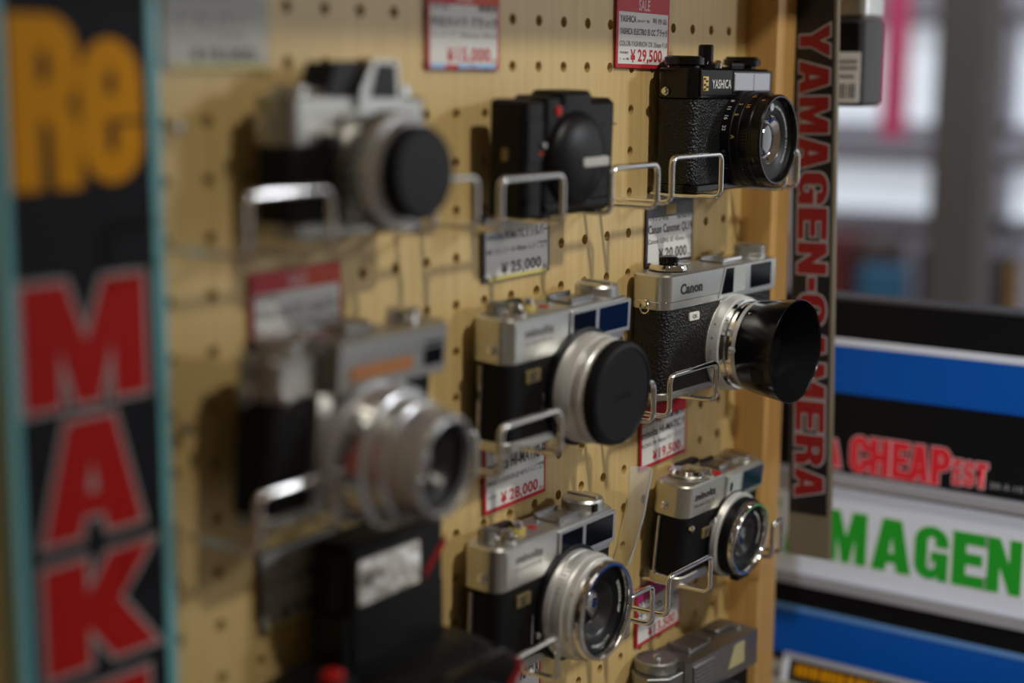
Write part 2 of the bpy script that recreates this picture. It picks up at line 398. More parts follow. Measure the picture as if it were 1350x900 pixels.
hook(-.081, -.025, ROW[3]-.001, 'chrome wire hook under the left end of the silver camera with bare ribbed lens')
hook(.0490, .0775, ROW[3], 'chrome wire hook under the right end of the silver camera with bare ribbed lens')
hook(.0965, .1505, ROW[3], 'chrome wire hook under the left end of the silver camera with black and chrome lens')
hook(.2395, .2545, ROW[3], 'chrome wire hook under the right end of the silver camera with black and chrome lens')
hook(-.216, -.190, -.3546, 'chrome wire hook under the left end of the black instant camera', -.084)
hook(-.136, -.110, -.3546, 'chrome wire hook under the right end of the black instant camera', -.084)
hook(.1310, .1640, -.4816, 'chrome wire hook under the dial end of the dull grey camera')
hook(.2270, .2420, -.4816, 'chrome wire hook under the far end of the dull grey camera from its dial')
for z, l in ((-.052, 'small round chrome screw beside the tall sign, above the long silver lens camera'), (-.179, 'small round chrome screw beside the tall sign, level with the long silver lens camera')):
    t = thing('screw', l, 'screw', (-.2475, 0, z))
    obj('shank', lathe(NB(), [(0, .005), (.0016, .005), (.0016, -.006), (0, -.006)], (0, 0), MAPY, 12), 'wire', t)
    obj('screw_head', lathe(NB(), [(0, -.0055), (.0028, -.006), (.0028, -.0068), (.002, -.0078), (0, -.0082)], (0, 0), MAPY, 20), 'dull_chrome', t)
t = thing('clear_strip', 'clear plastic strip hanging beside the silver camera with black and chrome lens', 'strip', (0, 0, 0))
sb = NB(); rows = []
for k in range(9):
    f = k/8; x = .1145-.024*f-.004*sin(f*3); z = -.268-.0575*f; yy = -.017-.006*sin(f*pi)
    rows.append([sb.verts.new(q) for q in ((x-.0105+.004*f, yy, z+.002), (x+.0105-.004*f, yy-.003, z-.002), (x+.0105-.004*f, yy-.0022, z-.002), (x-.0105+.004*f, yy+.0008, z+.002))])
for a, b in zip(rows, rows[1:]):
    for k in range(4): sb.faces.new((a[k], a[(k+1) % 4], b[(k+1) % 4], b[k]))
sb.faces.new(rows[0]); sb.faces.new(rows[-1])
obj('film', sb, 'strip_clear', t)
obj('bead', tube(NB(), [(.124, -.0205, -.272), (.112, -.0225, -.298), (.098, -.021, -.326)], .0009, 6), 'pane_milk', t)

# ------------------------------------------------------------------ price tags
def price_tag(x, zb, wd, h, label, border, header=None, lines=(), price='', pcol='ink_red', foot=None, roll=0, paper='paper', head_text=None, head_split=None):
    t = thing('price_tag', label, 'price tag', (x, 0, zb), (0, radians(roll), 0), 'price tags on the pegboard')
    y1, y2, y3 = -.0019, -.00205, -.0022
    obj('card', block(NB(), .002, wd-.002, .002, h-.002, -.0008, y1, .0006, .0001, MAPY), border or paper, t)
    b = .0028 if border else .002
    ztop = h-.002-(.010 if header else (b-.002))
    obj('paper_panel', block(NB(), b+.0012, wd-b-.0012, .0032 + (.0012 if border else 0), ztop, y1, y2, .0004, .00005, MAPY), paper, t)
    if header:
        if head_split:
            obj('header_strip', block(NB(), .003, wd*.45, ztop, h-.003, y1, y2, .0003, .00005, MAPY), head_split[0], t)
            obj('header_strip', block(NB(), wd*.45, wd-.003, ztop, h-.003, y1, y2, .0003, .00005, MAPY), head_split[1], t)
        else:
            obj('header_strip', block(NB(), .003, wd-.003, ztop, h-.003, y1, y2, .0003, .00005, MAPY), header, t)
    if head_text: text(head_text[0], (wd*.40, wd*.60, ztop+.0012, h-.0042), FRONT(y3), head_text[1], t, .02)
    for s, x0, x1, za, zb_, m in lines:
        text(s, (wd*x0, wd*x1, h*za, h*zb_), FRONT(y3), m, t, .022)
    if price: text('¥', (wd*.27, wd*.36, h*.115, h*.28), FRONT(y3), pcol, t, .03); text(price, (wd*.40, wd*.84, h*.10, h*.285), FRONT(y3), pcol, t, .025); text('税込', (wd*.86, wd*.93, h*.115, h*.165), FRONT(y3), pcol, t)
    if foot:
        for s0, s1, m in foot: obj('printed_band', box(NB(), wd*s0, wd*s1, y3, y2, h*.055, h*.105), m, t)
    obj('sleeve', block(NB(), 0, wd, 0, h, -.0006, -.0026, .001, .0003, MAPY), 'sleeve', t)
    return t
K = 'ink'; G_ = 'ink_grey'
price_tag(-.252, -.0300, .0645, .040, 'blurred grey price tag hanging beside the tall sign with red letters', None, None,
    [('中古カメラ', .12, .6, .78, .88, G_), ('シルバー', .12, .8, .50, .64, G_), ('レンズ搭載', .15, .75, .36, .44, G_)], '18,000', 'ink_dark', [(.1, .95, 'ink_yellow')], paper='paper_grey')
price_tag(-.0785, -.0290, .0655, .0465, 'red bordered price tag reading 15,000 yen above the black clamshell camera', 'ink_red', 'ink_red',
    [('中古', .08, .3, .68, .75, G_), ('整備済', .68, .93, .68, .75, K), ('中古カメラ ブラック', .08, .93, .50, .62, K), ('レンズ 35mm F3.5', .10, .92, .39, .45, G_)], '15,000', 'ink_red', [(.07, .25, 'ink_sky'), (.42, .60, 'ink_sky'), (.62, .92, 'ink_sky')], head_split=('ink_red', 'ink_orange'), head_text=('SALE', 'stack_pink'))
price_tag(.1015, -.0268, .0665, .0470, 'red SALE price tag reading 29,500 yen above the black leather-textured camera', 'ink_red', 'ink_red',
    [('YASHICA', .08, .36, .615, .70, K), ('2010年製', .38, .60, .62, .66, G_), ('動作品', .66, .92, .615, .69, G_), ('YASHICA ELECTRO 35 CC ブラック', .08, .93, .455, .56, K), ('COLOR-YASHINON DX 35mm F1.8', .08, .93, .315, .385, G_), ('中古価格', .09, .24, .22, .25, K), ('1 ヶ月', .09, .24, .14, .17, K)], '29,500', 'ink_red', None, head_text=('SALE', 'stack_pink'), roll=.6)
price_tag(-.0305, -.1420, .0675, .0405, 'white price tag with black rim reading 25,000 yen above the black-capped camera', 'ink_dark', None,
    [('ミノルタ 中古', .28, .55, .80, .88, G_), ('動作確認済', .60, .93, .80, .88, K), ('minolta', .08, .30, .60, .70, 'ink_blue'), ('HI-MATIC E シルバー', .32, .93, .58, .73, K), ('MC ロッコール 40mm レンズ搭載', .08, .93, .40, .50, G_)], '25,000', 'ink', [(.1, .93, 'ink_yellow')], roll=-.6)
price_tag(.1415, -.1500, .0640, .0445, 'grey price tag with dark header reading 20,000 yen behind the hooded camera', 'ink_dark', 'ink_dark',
    [('キヤノン 中古', .06, .45, .68, .76, K), ('整備済', .62, .92, .68, .76, G_), ('Canon Canonet QL19', .06, .94, .48, .63, K), ('Canon LENS SE 45mm F1.9', .06, .94, .36, .43, G_)], '20,000', 'ink', None, roll=.5, head_text=('▮', 'box_yellow'))
price_tag(-.2050, -.1625, .0645, .0470, 'red headed price tag partly hidden behind the camera with long silver lens', 'ink_red', 'ink_red',
    [('中古', .08, .3, .66, .74, G_), ('中古カメラ シルバー', .08, .94, .48, .62, K), ('レンズ搭載', .08, .93, .36, .43, G_)], '17,000', 'ink_red', None, head_split=('ink_red', 'ink_orange'), head_text=('SALE', 'stack_pink'), roll=-.5)
price_tag(-.0290, -.2718, .0645, .0425, 'red bordered price tag reading 28,000 yen above the bare ribbed lens camera', 'ink_red', None,
    [('中古 整備済', .1, .6, .82, .9, G_), ('minolta HI-MATIC E', .07, .95, .58, .75, K), ('MINOLTA ROKKOR-QF 40 F1.7 レンズ搭載', .08, .94, .40, .50, G_), ('中古価格', .08, .22, .24, .28, G_)], '28,000', 'ink_red', None, roll=-.8)
price_tag(.1400, -.2815, .0640, .0440, 'red price tag reading 19,500 yen under the hooded camera', 'ink_red', 'ink_red',
    [('ミノルタ 中古', .06, .45, .68, .75, K), ('整備済', .60, .92, .68, .75, K), ('minolta HI-MATIC F', .06, .92, .50, .62, K), ('ROKKOR 38mm F2.7 レンズ', .06, .92, .36, .44, G_)], '19,500', 'ink_red', None, roll=-1.4)
price_tag(.1395, -.4010, .0625, .0440, 'red price tag above the grey camera with the knurled dial', 'ink_red', 'ink_magenta',
    [('中古', .06, .4, .66, .75, K), ('中古カメラ', .06, .92, .48, .62, K), ('レンズ搭載', .06, .8, .36, .44, G_)], '13,500', 'ink_red', None, roll=-1.2)
price_tag(-.2040, -.2880, .0600, .0430, 'dark rimmed price tag half hidden behind the black instant camera', 'ink_dark', None,
    [('中古', .08, .4, .70, .80, G_), ('インスタント', .08, .93, .50, .64, K)], '9,800', 'ink', [(.1, .93, 'ink_yellow')], paper='paper_grey')
price_tag(-.0300, -.4050, .0625, .0440, 'red rimmed price tag ending in 70 CLR under the bare ribbed lens camera', 'ink_red', None,
    [('70 CLR', .62, .93, .62, .76, K), ('中古 整備済', .1, .55, .64, .74, G_), ('レンズ搭載', .1, .8, .40, .50, G_)], '12,000', 'ink_red', None, roll=-.5)

# ------------------------------------------------------------------ signs
sg = thing('tall_sign', 'tall dark sign with teal rim and large orange and red letters', 'sign', (0, 0, 0))
obj('sign_board', block(NB(), -.3405, -.2600, -.40, .10, -.0008, -.0108, .002, .0008, MAPY), 'sign_teal_pale', sg)
obj('edge_strip', block(NB(), -.3405, -.3355, -.40, .10, -.0108, -.0120, .0005, .0003, MAPY), 'sign_teal', sg)
obj('edge_strip', block(NB(), -.2672, -.2625, -.40, .10, -.0108, -.0120, .0005, .0003, MAPY), 'sign_teal', sg)
obj('face', block(NB(), -.3355, -.2672, -.40, .10, -.0108, -.0117, .0003, .0002, MAPY), 'sign_navy', sg)
for ch, bx in (('R', (-.3330, -.3030, -.0722, -.0098)), ('e', (-.3010, -.2725, -.0712, -.0175))):
    glyph(ch, bx, FRONT(-.0120), 'sign_orange', sg, .0012)
for ch, bx in (('M', (-.3325, -.2745, -.1560, -.1100)), ('A', (-.3265, -.2795, -.2095, -.1645)), ('K', (-.3280, -.2745, -.2635, -.2210)), ('E', (-.3270, -.2790, -.3180, -.2755))):
    o = glyph(ch, bx, FRONT(-.0121), 'sign_red', sg, .0010)
    glyph(ch, bx, FRONT(-.0119), 'sign_outline', o, .0030, 'letter_outline')

bl = thing('blade_sign', 'narrow black vertical sign with dark red lettering on the wooden side panel', 'sign', (.3055, -.0385, -.17), (radians(-1.6), 0, 0))
obj('sign_board', block(NB(), -.0195, .0125, -.200, .275, 0, .0045, .001, .0006, MAPX), 'blade_board', bl)
obj('face', block(NB(), -.0172, .0115, -.168, .272, -.0006, .0002, .0006, .0002, MAPX), 'blade_black', bl)
BL = lambda x: (lambda a, b: (x, -b, -a))        # text runs downwards, tops towards -Y
def blade_word(s, a0, a1, b0, b1):
    wts = [.42 if c == '-' else (1.15 if c == 'M' else 1.0) for c in s]; tot = sum(wts)+.14*(len(s)-1); u = (a1-a0)/tot; a = a0
    for c, wt in zip(s, wts):
        bb = (b0+(b1-b0)*.0, b1)
        o = glyph(c, (a, a+wt*u, b0, b1), BL(-.0010), 'blade_red', bl, .0001)
        glyph(c, (a, a+wt*u, b0, b1), BL(-.0008), 'sign_outline', o, .0013, 'letter_outline')
        a += (wt+.14)*u
blade_word('YAMAGEN-CAMERA', -.1755, .1560, -.0075, .0145)

# stacked boards on the counter to the right
t = thing('header_board', 'black board with blue stripe and bright red lettering on the counter stack', 'sign', (.42, -0.03286, -0.00199)); t.scale = (0.9330,)*3
obj('board', block(NB(), -.33, .16, -.3575, -.2085, 0, .030, .002, .001, MAPX), 'stack_black', t)
obj('white_strip', block(NB(), -.33, .16, -.2490, -.2430, -.0010, 0, .0005, .0002, MAPX), 'stack_white', t)
obj('blue_strip', block(NB(), -.33, .16, -.2890, -.2490, -.0008, 0, .0005, .0002, MAPX), 'stack_blue', t)
obj('edge_sheen', block(NB(), -.33, .16, -.2115, -.2085, -.0012, 0, .0005, .0003, MAPX), 'device_grey', t)  # grey strip paints the reflection along the board's lit top edge
def side_letters(parent, items, b0, b1, x, m, mo, grow):
    for c, a0, a1 in items:
        o = glyph(c, (a0, a1, b0, b1), SIDE(x), m, parent, .0006 if b1-b0 > .025 else .0001)
        glyph(c, (a0, a1, b0, b1), SIDE(x+.0002), mo, o, grow, 'letter_outline')
side_letters(t, (('C', -.0040, .0118), ('H', .0136, .0292), ('E', .0322, .0462), ('A', .0474, .0630), ('P', .0655, .0810)), -.3540, -.3240, -.0010, 'stack_red', 'stack_pink', .0014)
side_letters(t, (('E', .0836, .0904), ('S', .0920, .1008), ('T', .1022, .1112)), -.3515, -.3310, -.0010, 'stack_red', 'stack_pink', .0010)
side_letters(t, (('A', -.0300, -.0130),), -.3530, -.3300, -.0010, 'stack_red', 'stack_pink', .0014)
text('20-3-10', (.1135, .1400, -.3500, -.3455), SIDE(-.0008), 'stack_alu', t, .01)
t = thing('shop_sign', 'white board with large green lettering between grey metal rails', 'sign', (.42, -0.03286, -0.00199)); t.scale = (0.9330,)*3
obj('panel', block(NB(), -.33, .16, -.4610, -.3580, .001, .030, .002, .001, MAPX), 'stack_white', t)
obj('rail', block(NB(), -.33, .16, -.3665, -.3580, -.005, .001, .001, .0006, MAPX), 'stack_alu', t)
obj('rail', block(NB(), -.33, .16, -.4615, -.4510, -.004, .001, .001, .0006, MAPX), 'stack_alu', t)
side_letters(t, (('Y', -.0980, -.0660), ('A', -.0620, -.0280), ('M', -.0235, .0125), ('A', .0180, .0515), ('G', .0550, .0825), ('E', .0868, .1125), ('N', .1155, .1420)), -.4345, -.3905, .0004, 'stack_green', 'paper', .0020)
t = thing('base_board', 'black and blue board under the white green-lettered board', 'sign', (.42, -0.03286, -0.00199)); t.scale = (0.9330,)*3
obj('board', block(NB(), -.33, .16, -.5350, -.4620, .002, .030, .002, .001, MAPX), 'stack_black', t)
obj('blue_strip', block(NB(), -.33, .16, -.5270, -.4870, .001, .002, .0005, .0002, MAPX), 'stack_blue', t)
obj('pale_edge', block(NB(), -.33, .16, -.4870, -.4825, .0005, .002, .0005, .0002, MAPX), 'stack_blue_pale', t)
t = thing('counter', 'beige counter carrying the stacked sign boards', 'counter', (.75, -.05, -1.0))
obj('counter_top', block(NB(), -.42, .42, -.5, .5, .4700, 0.4984, .006, .003), 'counter_top', t)
obj('cabinet', block(NB(), -.40, .40, -.48, .48, 0, .4700, .004, .002), 'stack_black', t)
t = thing('small_stand_sign', 'small black sign with yellow lettering in a white frame on the counter', 'sign', (0.3845, -0.0842, -0.5012), (0, radians(16), 0)); t.scale = (0.9330,)*3
obj('face', block(NB(), -.15, .092, .002, .0185, 0, .005, .001, .0005, MAPX), 'stack_black', t)
obj('frame_rail', block(NB(), -.155, .097, .0185, .0235, -.0012, .006, .001, .0005, MAPX), 'stack_alu', t)
obj('frame_post', block(NB(), .092, .098, -.0015, .0235, -.0012, .006, .001, .0005, MAPX), 'stack_white', t)
yb = NB()
a = .086
while a > -.148:
    wd = random.uniform(.003, .0055); box(yb, -.0004, -.0001, a-wd, a, .006, .0155); a -= wd+random.uniform(.0012, .003)
obj('lettering', yb, 'sign_orange', t, smooth=0)

# compact camera hanging beyond the side panel
t = thing('hanging_camera', 'dark grey compact camera with white barcode label hanging behind the black sign', 'camera', (.380, -.012, -.0505))
obj('body', block(NB(), -.020, .0200, -.038, .030, 0, .062, .006, .003, seg=6), 'device_grey', t)
obj('side_panel', block(NB(), -.034, .022, .010, .060, -.0204, -.0192, .003, .0004, MAPX), 'black_plastic', t)
obj('top_plate', block(NB(), -.0195, .0195, -.0375, .0295, .062, .085, .006, .003, seg=6), 'satin_chrome', t)
obj('label', block(NB(), -.036, .012, .003, .0385, -.0212, -.0205, .001, .0001, MAPX), 'paper', t)
bb = NB()
for k in range(11): box(bb, -.0215, -.0213, -.033+k*.0024, -.033+k*.0024+random.choice((.0006, .0012)), .006, .0165)
obj('barcode', bb, 'ink', t, smooth=0)
lb = NB()
for z_, y0_, y1_ in ((.0205, -.032, -.008), (.0265, -.034, -.002), (.0310, -.034, -.014)): box(lb, -.0215, -.0213, y0_, y1_, z_, z_+.0022)
obj('printed_lines', lb, 'ink_grey', t, smooth=0)
obj('strap', tube(NB(), [(0, -.004, .083), (.001, -.004, .12), (0, -.004, .158)], .0016, 8), 'black_plastic', t)

# ------------------------------------------------------------------ cameras
def ring_text(s, c, r, h, a_mid, size, lensmap, m, parent, inward=False, bold=.02, name='lettering'):
    """lettering bent round a lens ring; flat on the front"""
    me = font_mesh(s, bold); xs = [v.co.x for v in me.vertices]; mid = (min(xs)+max(xs))/2
    for v in me.vertices:
        ang = radians(a_mid)-(v.co.x-mid)*size/r; rad = r+v.co.y*size
        v.co = lensmap(c[0]+rad*cos(ang), c[1]+rad*sin(ang), h)
    return obj(name, me, m, parent, smooth=0)
def barrel_text(s, c, r, h, a_mid, size, lensmap, m, parent, bold=.02):
    """lettering on the outside of a lens barrel, tops towards the front"""
    me = font_mesh(s, bold); xs = [v.co.x for v in me.vertices]; mid = (min(xs)+max(xs))/2
    for v in me.vertices:
        ang = radians(a_mid)+(v.co.x-mid)*size/r
        v.co = lensmap(c[0]+(r+.00012)*cos(ang), c[1]+(r+.00012)*sin(ang), h+v.co.y*size)
    return obj('lettering', me, m, parent, smooth=0)
def knurl(c, r, h0, h1, n, depth, lensmap, duty=.5):
    bm = NB()
    for k in range(n):
        a0 = 2*pi*k/n; a1 = a0+2*pi/n*duty
        v = [bm.verts.new(lensmap(c[0]+q*cos(a), c[1]+q*sin(a), h)) for h in (h0, h1) for q in (r-.0003, r+depth) for a in (a0, a1)]
        for f in ((0, 1, 3, 2), (4, 6, 7, 5), (0, 4, 5, 1), (2, 3, 7, 6), (0, 2, 6, 4), (1, 5, 7, 3)): bm.faces.new([v[i] for i in f])
    return bm
def ring(prof): return prof
def knob(root, name, x, y, z, prof, m, n=28):
    return obj(name, lathe(NB(), [(r, z+h) for r, h in prof], (x, y), MAPZ, n), m, root)
def zknurl(x, y, r, z0, z1, n, depth): return knurl((x, y), r, z0, z1, n, depth, MAPZ)

class Cam:
    def __init__(s, name, label, loc, ypr, W, T, H):
        s.W, s.T, s.H = W, T, H
        s.root = thing(name, label, 'camera', loc, pose(*ypr))
        s.lm = lambda a, b, h: (a, -T/2-h, b)
        s.F = lambda d=.0: FRONT(-T/2-d)
    def body(s, zc, base, r, top, mid, bot, inset=.0004, tb=.0012):
        W, T, H = s.W, s.T, s.H; i = inset
        s.b = obj('body', block(NB(), -W/2+i, W/2-i, -T/2+i, T/2-i, base, zc, r-i, .0002, seg=7), mid, s.root)
        s.t = obj('top_plate', block(NB(), -W/2, W/2, -T/2, T/2, zc, H, r, tb, seg=7), top, s.root)
        s.bp = obj('bottom_plate', block(NB(), -W/2, W/2, -T/2, T/2, 0, base, r, .001, seg=7), bot, s.root)
    def front(s, name, x0, x1, z0, z1, d, m, parent=None, d0=-.0006, r=.0008, b=.0003):
        return obj(name, block(NB(), x0, x1, z0, z1, -s.T/2-d0, -s.T/2-d, r, b, MAPY), m, parent or s.root)
    def lens(s, name, c, prof, m, parent=None, n=56):
        return obj(name, lathe(NB(), prof, c, s.lm, n), m, parent or s.root)
    def lug(s, y, z, loop=True):
        o = obj('strap_lug', lathe(NB(), [(0, -.0005), (.0026, -.0005), (.0026, .0012), (.0016, .0022), (.0016, .0034), (0, .0036)], (y, z), lambda a, b, h: (-s.W/2-h, a, b), 16), 'polished', s.root)
        if loop:
         lp = [(-s.W/2-.0026, y+.0032*cos(a), z-.002+.0038*sin(a)) for a in [2*pi*k/14 for k in range(15)]]
         obj('ring', tube(NB(), lp, .0005, 6), 'polished', o)
        obj('strap_lug', lathe(NB(), [(0, -.0005), (.0026, -.0005), (.0026, .0012), (.0016, .0022), (.0016, .0034), (0, .0036)], (y, z), lambda a, b, h: (s.W/2+h, a, b), 16), 'polished', s.root)
    def hinge(s, y, z0, z1):
        obj('hinge_strip', tube(NB(), [(-s.W/2-.0006, y, z0), (-s.W/2-.0006, y, z1)], .0011, 8), 'polished', s.root)
    def glass(s, c, r, h, bulge, parent, m='lens_glass'):
        prof = [(r*cos(radians(a)), h+bulge*sin(radians(a))) for a in range(0, 90, 15)]+[(0, h+bulge)]
        return s.lens('front_element', c, prof, m, parent)
    def inner(s, c, r0, h0, r1, h1, parent, steps=4, m='lens_inner'):
        prof = [(r0, h0)]
        for k in range(steps):
            f = (k+1)/steps; prof += [(r0+(r1-r0)*f, h0+(h1-h0)*(f-.4/steps)), (r0+(r1-r0)*f-.0003, h0+(h1-h0)*f)]
        prof.append((0, h1-.0004))
        return s.lens('inner_cone', c, prof, m, parent)

def silver_rangefinder(c, e_lens):
    """the two silver cameras of the middle column share this body"""
    W, T, H = c.W, c.T, c.H; k = H-.0754
    c.body(.0502+k, .0062, .0075, 'satin_chrome', 'leather_fine', 'satin_chrome')
    fr = c.front('window_bezel', -.0030, .0572, .0545+k, .0735+k, .0012, 'satin_chrome', r=.0012)
    c.front('rangefinder_window', -.0010, .0215, .0585+k, .0716+k, .0014, 'pane_dark', fr)
    c.front('viewfinder_window', .0245, .0545, .0570+k, .0716+k, .0014, 'pane_blue' if e_lens == 'cap' else 'pane_dark', fr)
    c.front('name_plate', -.0530, -.0045, .0525+k, .0730+k, .0004, 'satin_chrome', r=.001)
    text('minolta', (-.0445, -.0185, .0640+k, .0695+k), c.F(.0006), 'engrave_grey', c.root, .03, .1)
    text('HI-MATIC E', (-.0445, -.0200, .0600+k, .0620+k), c.F(.0006), 'engrave_grey', c.root)
    bd = c.front('badge', -.0420, -.0290, .0390+k, .0462+k, .0008, 'gold')
    text('E', (-.0385, -.0325, .0402+k, .0450+k), c.F(.0010), 'engrave', bd, .03)
    # top plate furniture
    rd = knob(c.root, 'rewind_dial', .042, 0, H, [(0, 0), (.0125, 0), (.0125, .0052), (.0115, .0066), (.0095, .0072), (0, .0072)], 'satin_chrome', 40)
    obj('crank', block(NB(), .0405, .0435, -.0105, .0105, H+.0070, H+.0082, .001, .0004), 'satin_chrome', rd)
    if e_lens == 'bare': obj('index_mark', block(NB(), .0350, .0400, -.0122, -.0110, H+.0004, H+.0050, .0004, .0002), 'black_satin', rd)
    sh = obj('accessory_shoe', block(NB(), .004, .026, -.009, .009, H-.0002, H+.0012, .001, .0004), 'dull_chrome', c.root)
    for y0, y1 in ((-.009, -.0066), (.0066, .009)): obj('shoe_rail', block(NB(), .004, .026, y0, y1, H+.0012, H+.0034, .0008, .0003), 'dull_chrome', sh)
    knob(c.root, 'shutter_button', -.041, -.004, H, [(0, 0), (.0062, 0), (.0062, .002), (.0042, .003), (.0034, .0056), (.0022, .0062), (0, .0056)], 'polished')
    kb = knob(c.root, 'battery_check', -.025, .000, H, [(0, 0), (.0048, 0), (.0048, .0030), (0, .0030)], 'yellow_plastic')
    knob(kb, 'button_cap', -.025, .000, H, [(0, .003), (.0036, .003), (.0030, .0062), (0, .0066)], 'polished')
    knob(c.root, 'index_dot', -.0115, -.001, H, [(0, 0), (.0027, 0), (.0027, .0004), (0, .0004)], 'red_dot')
    lv = obj('advance_lever', block(NB(), -.050, -.0215, .0035, .0105, H+.0012, H+.0050, .0034, .001), 'black_plastic', c.root)
    knob(lv, 'lever_hub', -.0445, .0050, H, [(0, 0), (.0062, 0), (.0062, .0050), (.0050, .0058), (0, .0058)], 'dull_chrome')
    c.lug(-.0025, .0583+k, False); c.hinge(.0045, .0050, .0495+k)
    st = obj('lever_slot', tube(NB(), [(-.0265, -T/2-.0006, .014), (-.0265, -T/2-.0006, .032+k)], .0005, 6), 'polished', c.root)
    knob_ = obj('timer_stud', lathe(NB(), [(0, 0), (.0021, 0), (.0021, .002), (.001, .0032), (0, .0034)], (-.0215, .0175), c.lm, 14), 'polished', c.root)
    # lens
    L = (.0108, .0292+k)
    c.lens('mount_ring', L, [(0, -.001), (.0335, -.001), (.0335, .0022), (.0318, .0030), (0, .003)], 'black_satin')
    if e_lens == 'cap':
        br = c.lens('lens_barrel', L, [(.0300, .001), (.0311, .0020), (.0311, .0100), (.0303, .0112), (.0303, .0125), (.0296, .0130), (.0296, .0190), (.0290, .0196), (.0288, .0215), (0, .0215)], 'lens_alu')
        obj('grip_ring', knurl(L, .0296, .0142, .0180, 120, .00035, c.lm), 'lens_alu', br)
        cp = c.lens('lens_cap', L, [(.0279, .0205), (.0288, .0210), (.0290, .0262), (.0282, .0282), (.0262, .0288), (.0258, .0282), (0, .0280)], 'cap_plastic')
        obj('grip_teeth', knurl(L, .0290, .0215, .0250, 44, .0006, c.lm, .55), 'cap_plastic', cp)
        text('minolta', (L[0]-.0115, L[0]+.0095, L[1]-.0035, L[1]+.0015), c.F(.0283), 'black_paint', cp, .03, .1)
    else:
        br = c.lens('lens_barrel', L, [(.0300, .001), (.0311, .0022), (.0311, .0066), (.0302, .0072), (.0302, .0118), (.0308, .0124), (.0308, .0142), (.0300, .0150), (.0296, .0190), (.0288, .0196), (.0288, .0208), (.0250, .0208)], 'lens_alu')
        obj('focus_grip', knurl(L, .0302, .0076, .0114, 70, .0008, c.lm, .62), 'lens_alu', br)
        fr_ = c.lens('filter_ring', L, [(.0282, .0205), (.0285, .0215), (.0283, .0252), (.0276, .0262), (.0262, .0262), (.0256, .0252), (.0254, .0225)], 'polished')
        nr = c.lens('name_ring', L, [(.0254, .0225), (.0250, .0212), (.0165, .0200), (.0160, .0196)], 'black_satin')
        ring_text('ROKKOR-QF', L, .0203, .0212, 8, .0032, c.lm, 'white_paint', nr); ring_text('1:1.7 f=40mm', L, .0203, .0212, -84, .0030, c.lm, 'white_paint', nr)
        c.lens('meter_cell', (L[0]-.0078, L[1]+.0188), [(.0026, .0218), (.0022, .0221), (0, .0219)], 'pane_dark', nr, 16)
        ic = c.inner(L, .0160, .0196, .0098, .0150, nr)
        c.glass(L, .0098, .0149, .0018, ic)
        for a, m in ((150, 'orange_paint'), (200, 'orange_paint'), (228, 'ink_blue')):
            barrel_text('•', L, .0297, .0160, a, .006, c.lm, m, br)
    return c

silver_rangefinder(Cam('rangefinder_camera', 'silver rangefinder camera with a plain black lens cap', (.0122, -.0178, -.2265), (-1.6, 2.7, -.9), .116, .0262, .0728), 'cap')
silver_rangefinder(Cam('rangefinder_camera', 'silver rangefinder camera with a bare ribbed silver lens', (.0029, -.0178, -.3522), (.3, 1.5, .8), .1185, .0256, .0746), 'bare')

# --- silver camera with black lens hood
c = Cam('rangefinder_camera', 'silver rangefinder camera wearing a deep black lens hood', (.1893, -.0190, -.2269), (-3.8, 1.3, -.4), .135, .0278, .0784)
c.body(.0558, .0050, .0085, 'satin_chrome', 'leather', 'satin_chrome')
H = c.H
obj('plate_ridge', block(NB(), -.0677, .0677, -.0141, .0141, .0612, .0619, .0087, .0003, seg=7), 'polished', c.root)
fb = NB(); prism(fb, [(-.0068, .0582), (.0640, .0582), (.0640, .0776), (-.0006, .0776)], -c.T/2+.0006, -c.T/2-.0007, MAPY); fr = obj('window_bezel', fb, 'satin_chrome', c.root)
wb_ = NB(); prism(wb_, [(-.0040, .0605), (.0105, .0605), (.0105, .0766), (.0010, .0766)], -c.T/2-.0004, -c.T/2-.0009, MAPY); obj('rangefinder_window', wb_, 'pane_dark', fr, 0)
c.front('milky_window', .0098, .0252, .0600, .0766, .0010, 'pane_milk', fr)
c.front('viewfinder_window', .0315, .0580, .0607, .0762, .0010, 'pane_dark', fr)
text('Canon', (-.0512, -.0262, .0652, .0720), c.F(.0002), 'engrave', c.root, .035)
bd = c.front('badge', -.0405, -.0290, .0475, .0528, .0008, 'paper', r=.0012); text('QL', (-.0375, -.0318, .0488, .0515), c.F(.0010), 'engrave', bd, .02)
dl = knob(c.root, 'advance_dial', -.043, .001, H, [(0, 0), (.0105, 0), (.0122, .0008), (.0122, .0022), (.0112, .0042), (.0075, .0048), (0, .0048)], 'polished', 36)
knob(dl, 'shutter_collar', -.043, .001, H, [(0, .0048), (.0056, .0048), (.0056, .0082), (.0045, .0088), (0, .0080)], 'black_paint')
obj('dial_teeth', zknurl(-.043, .001, .0056, H+.0052, H+.0080, 20, .0006), 'black_paint', dl)
lv = obj('advance_lever', block(NB(), -.033, -.010, .004, .0105, H, H+.0026, .003, .0008), 'satin_chrome', c.root)
sh = obj('accessory_shoe', block(NB(), .006, .030, -.0085, .0095, H-.0002, H+.0011, .001, .0004), 'dull_chrome', c.root)
for y0, y1 in ((-.0085, -.006), (.007, .0095)): obj('shoe_rail', block(NB(), .006, .030, y0, y1, H+.0011, H+.0034, .0008, .0003), 'polished', sh)
rd = knob(c.root, 'rewind_dial', .052, -.001, H, [(0, 0), (.0108, 0), (.0108, .0030), (.0102, .0034), (.0102, .0080), (.0092, .0088), (0, .0088)], 'satin_chrome', 36)
obj('dial_teeth', zknurl(.052, -.001, .0102, H+.0040, H+.0076, 60, .0003), 'satin_chrome', rd)
c.lug(-.0004, .0603)
L = (.0111, .0276)
c.lens('mount_plate', L, [(0, -.002), (.0315, -.002), (.0318, .0010), (0, .001)], 'satin_chrome')
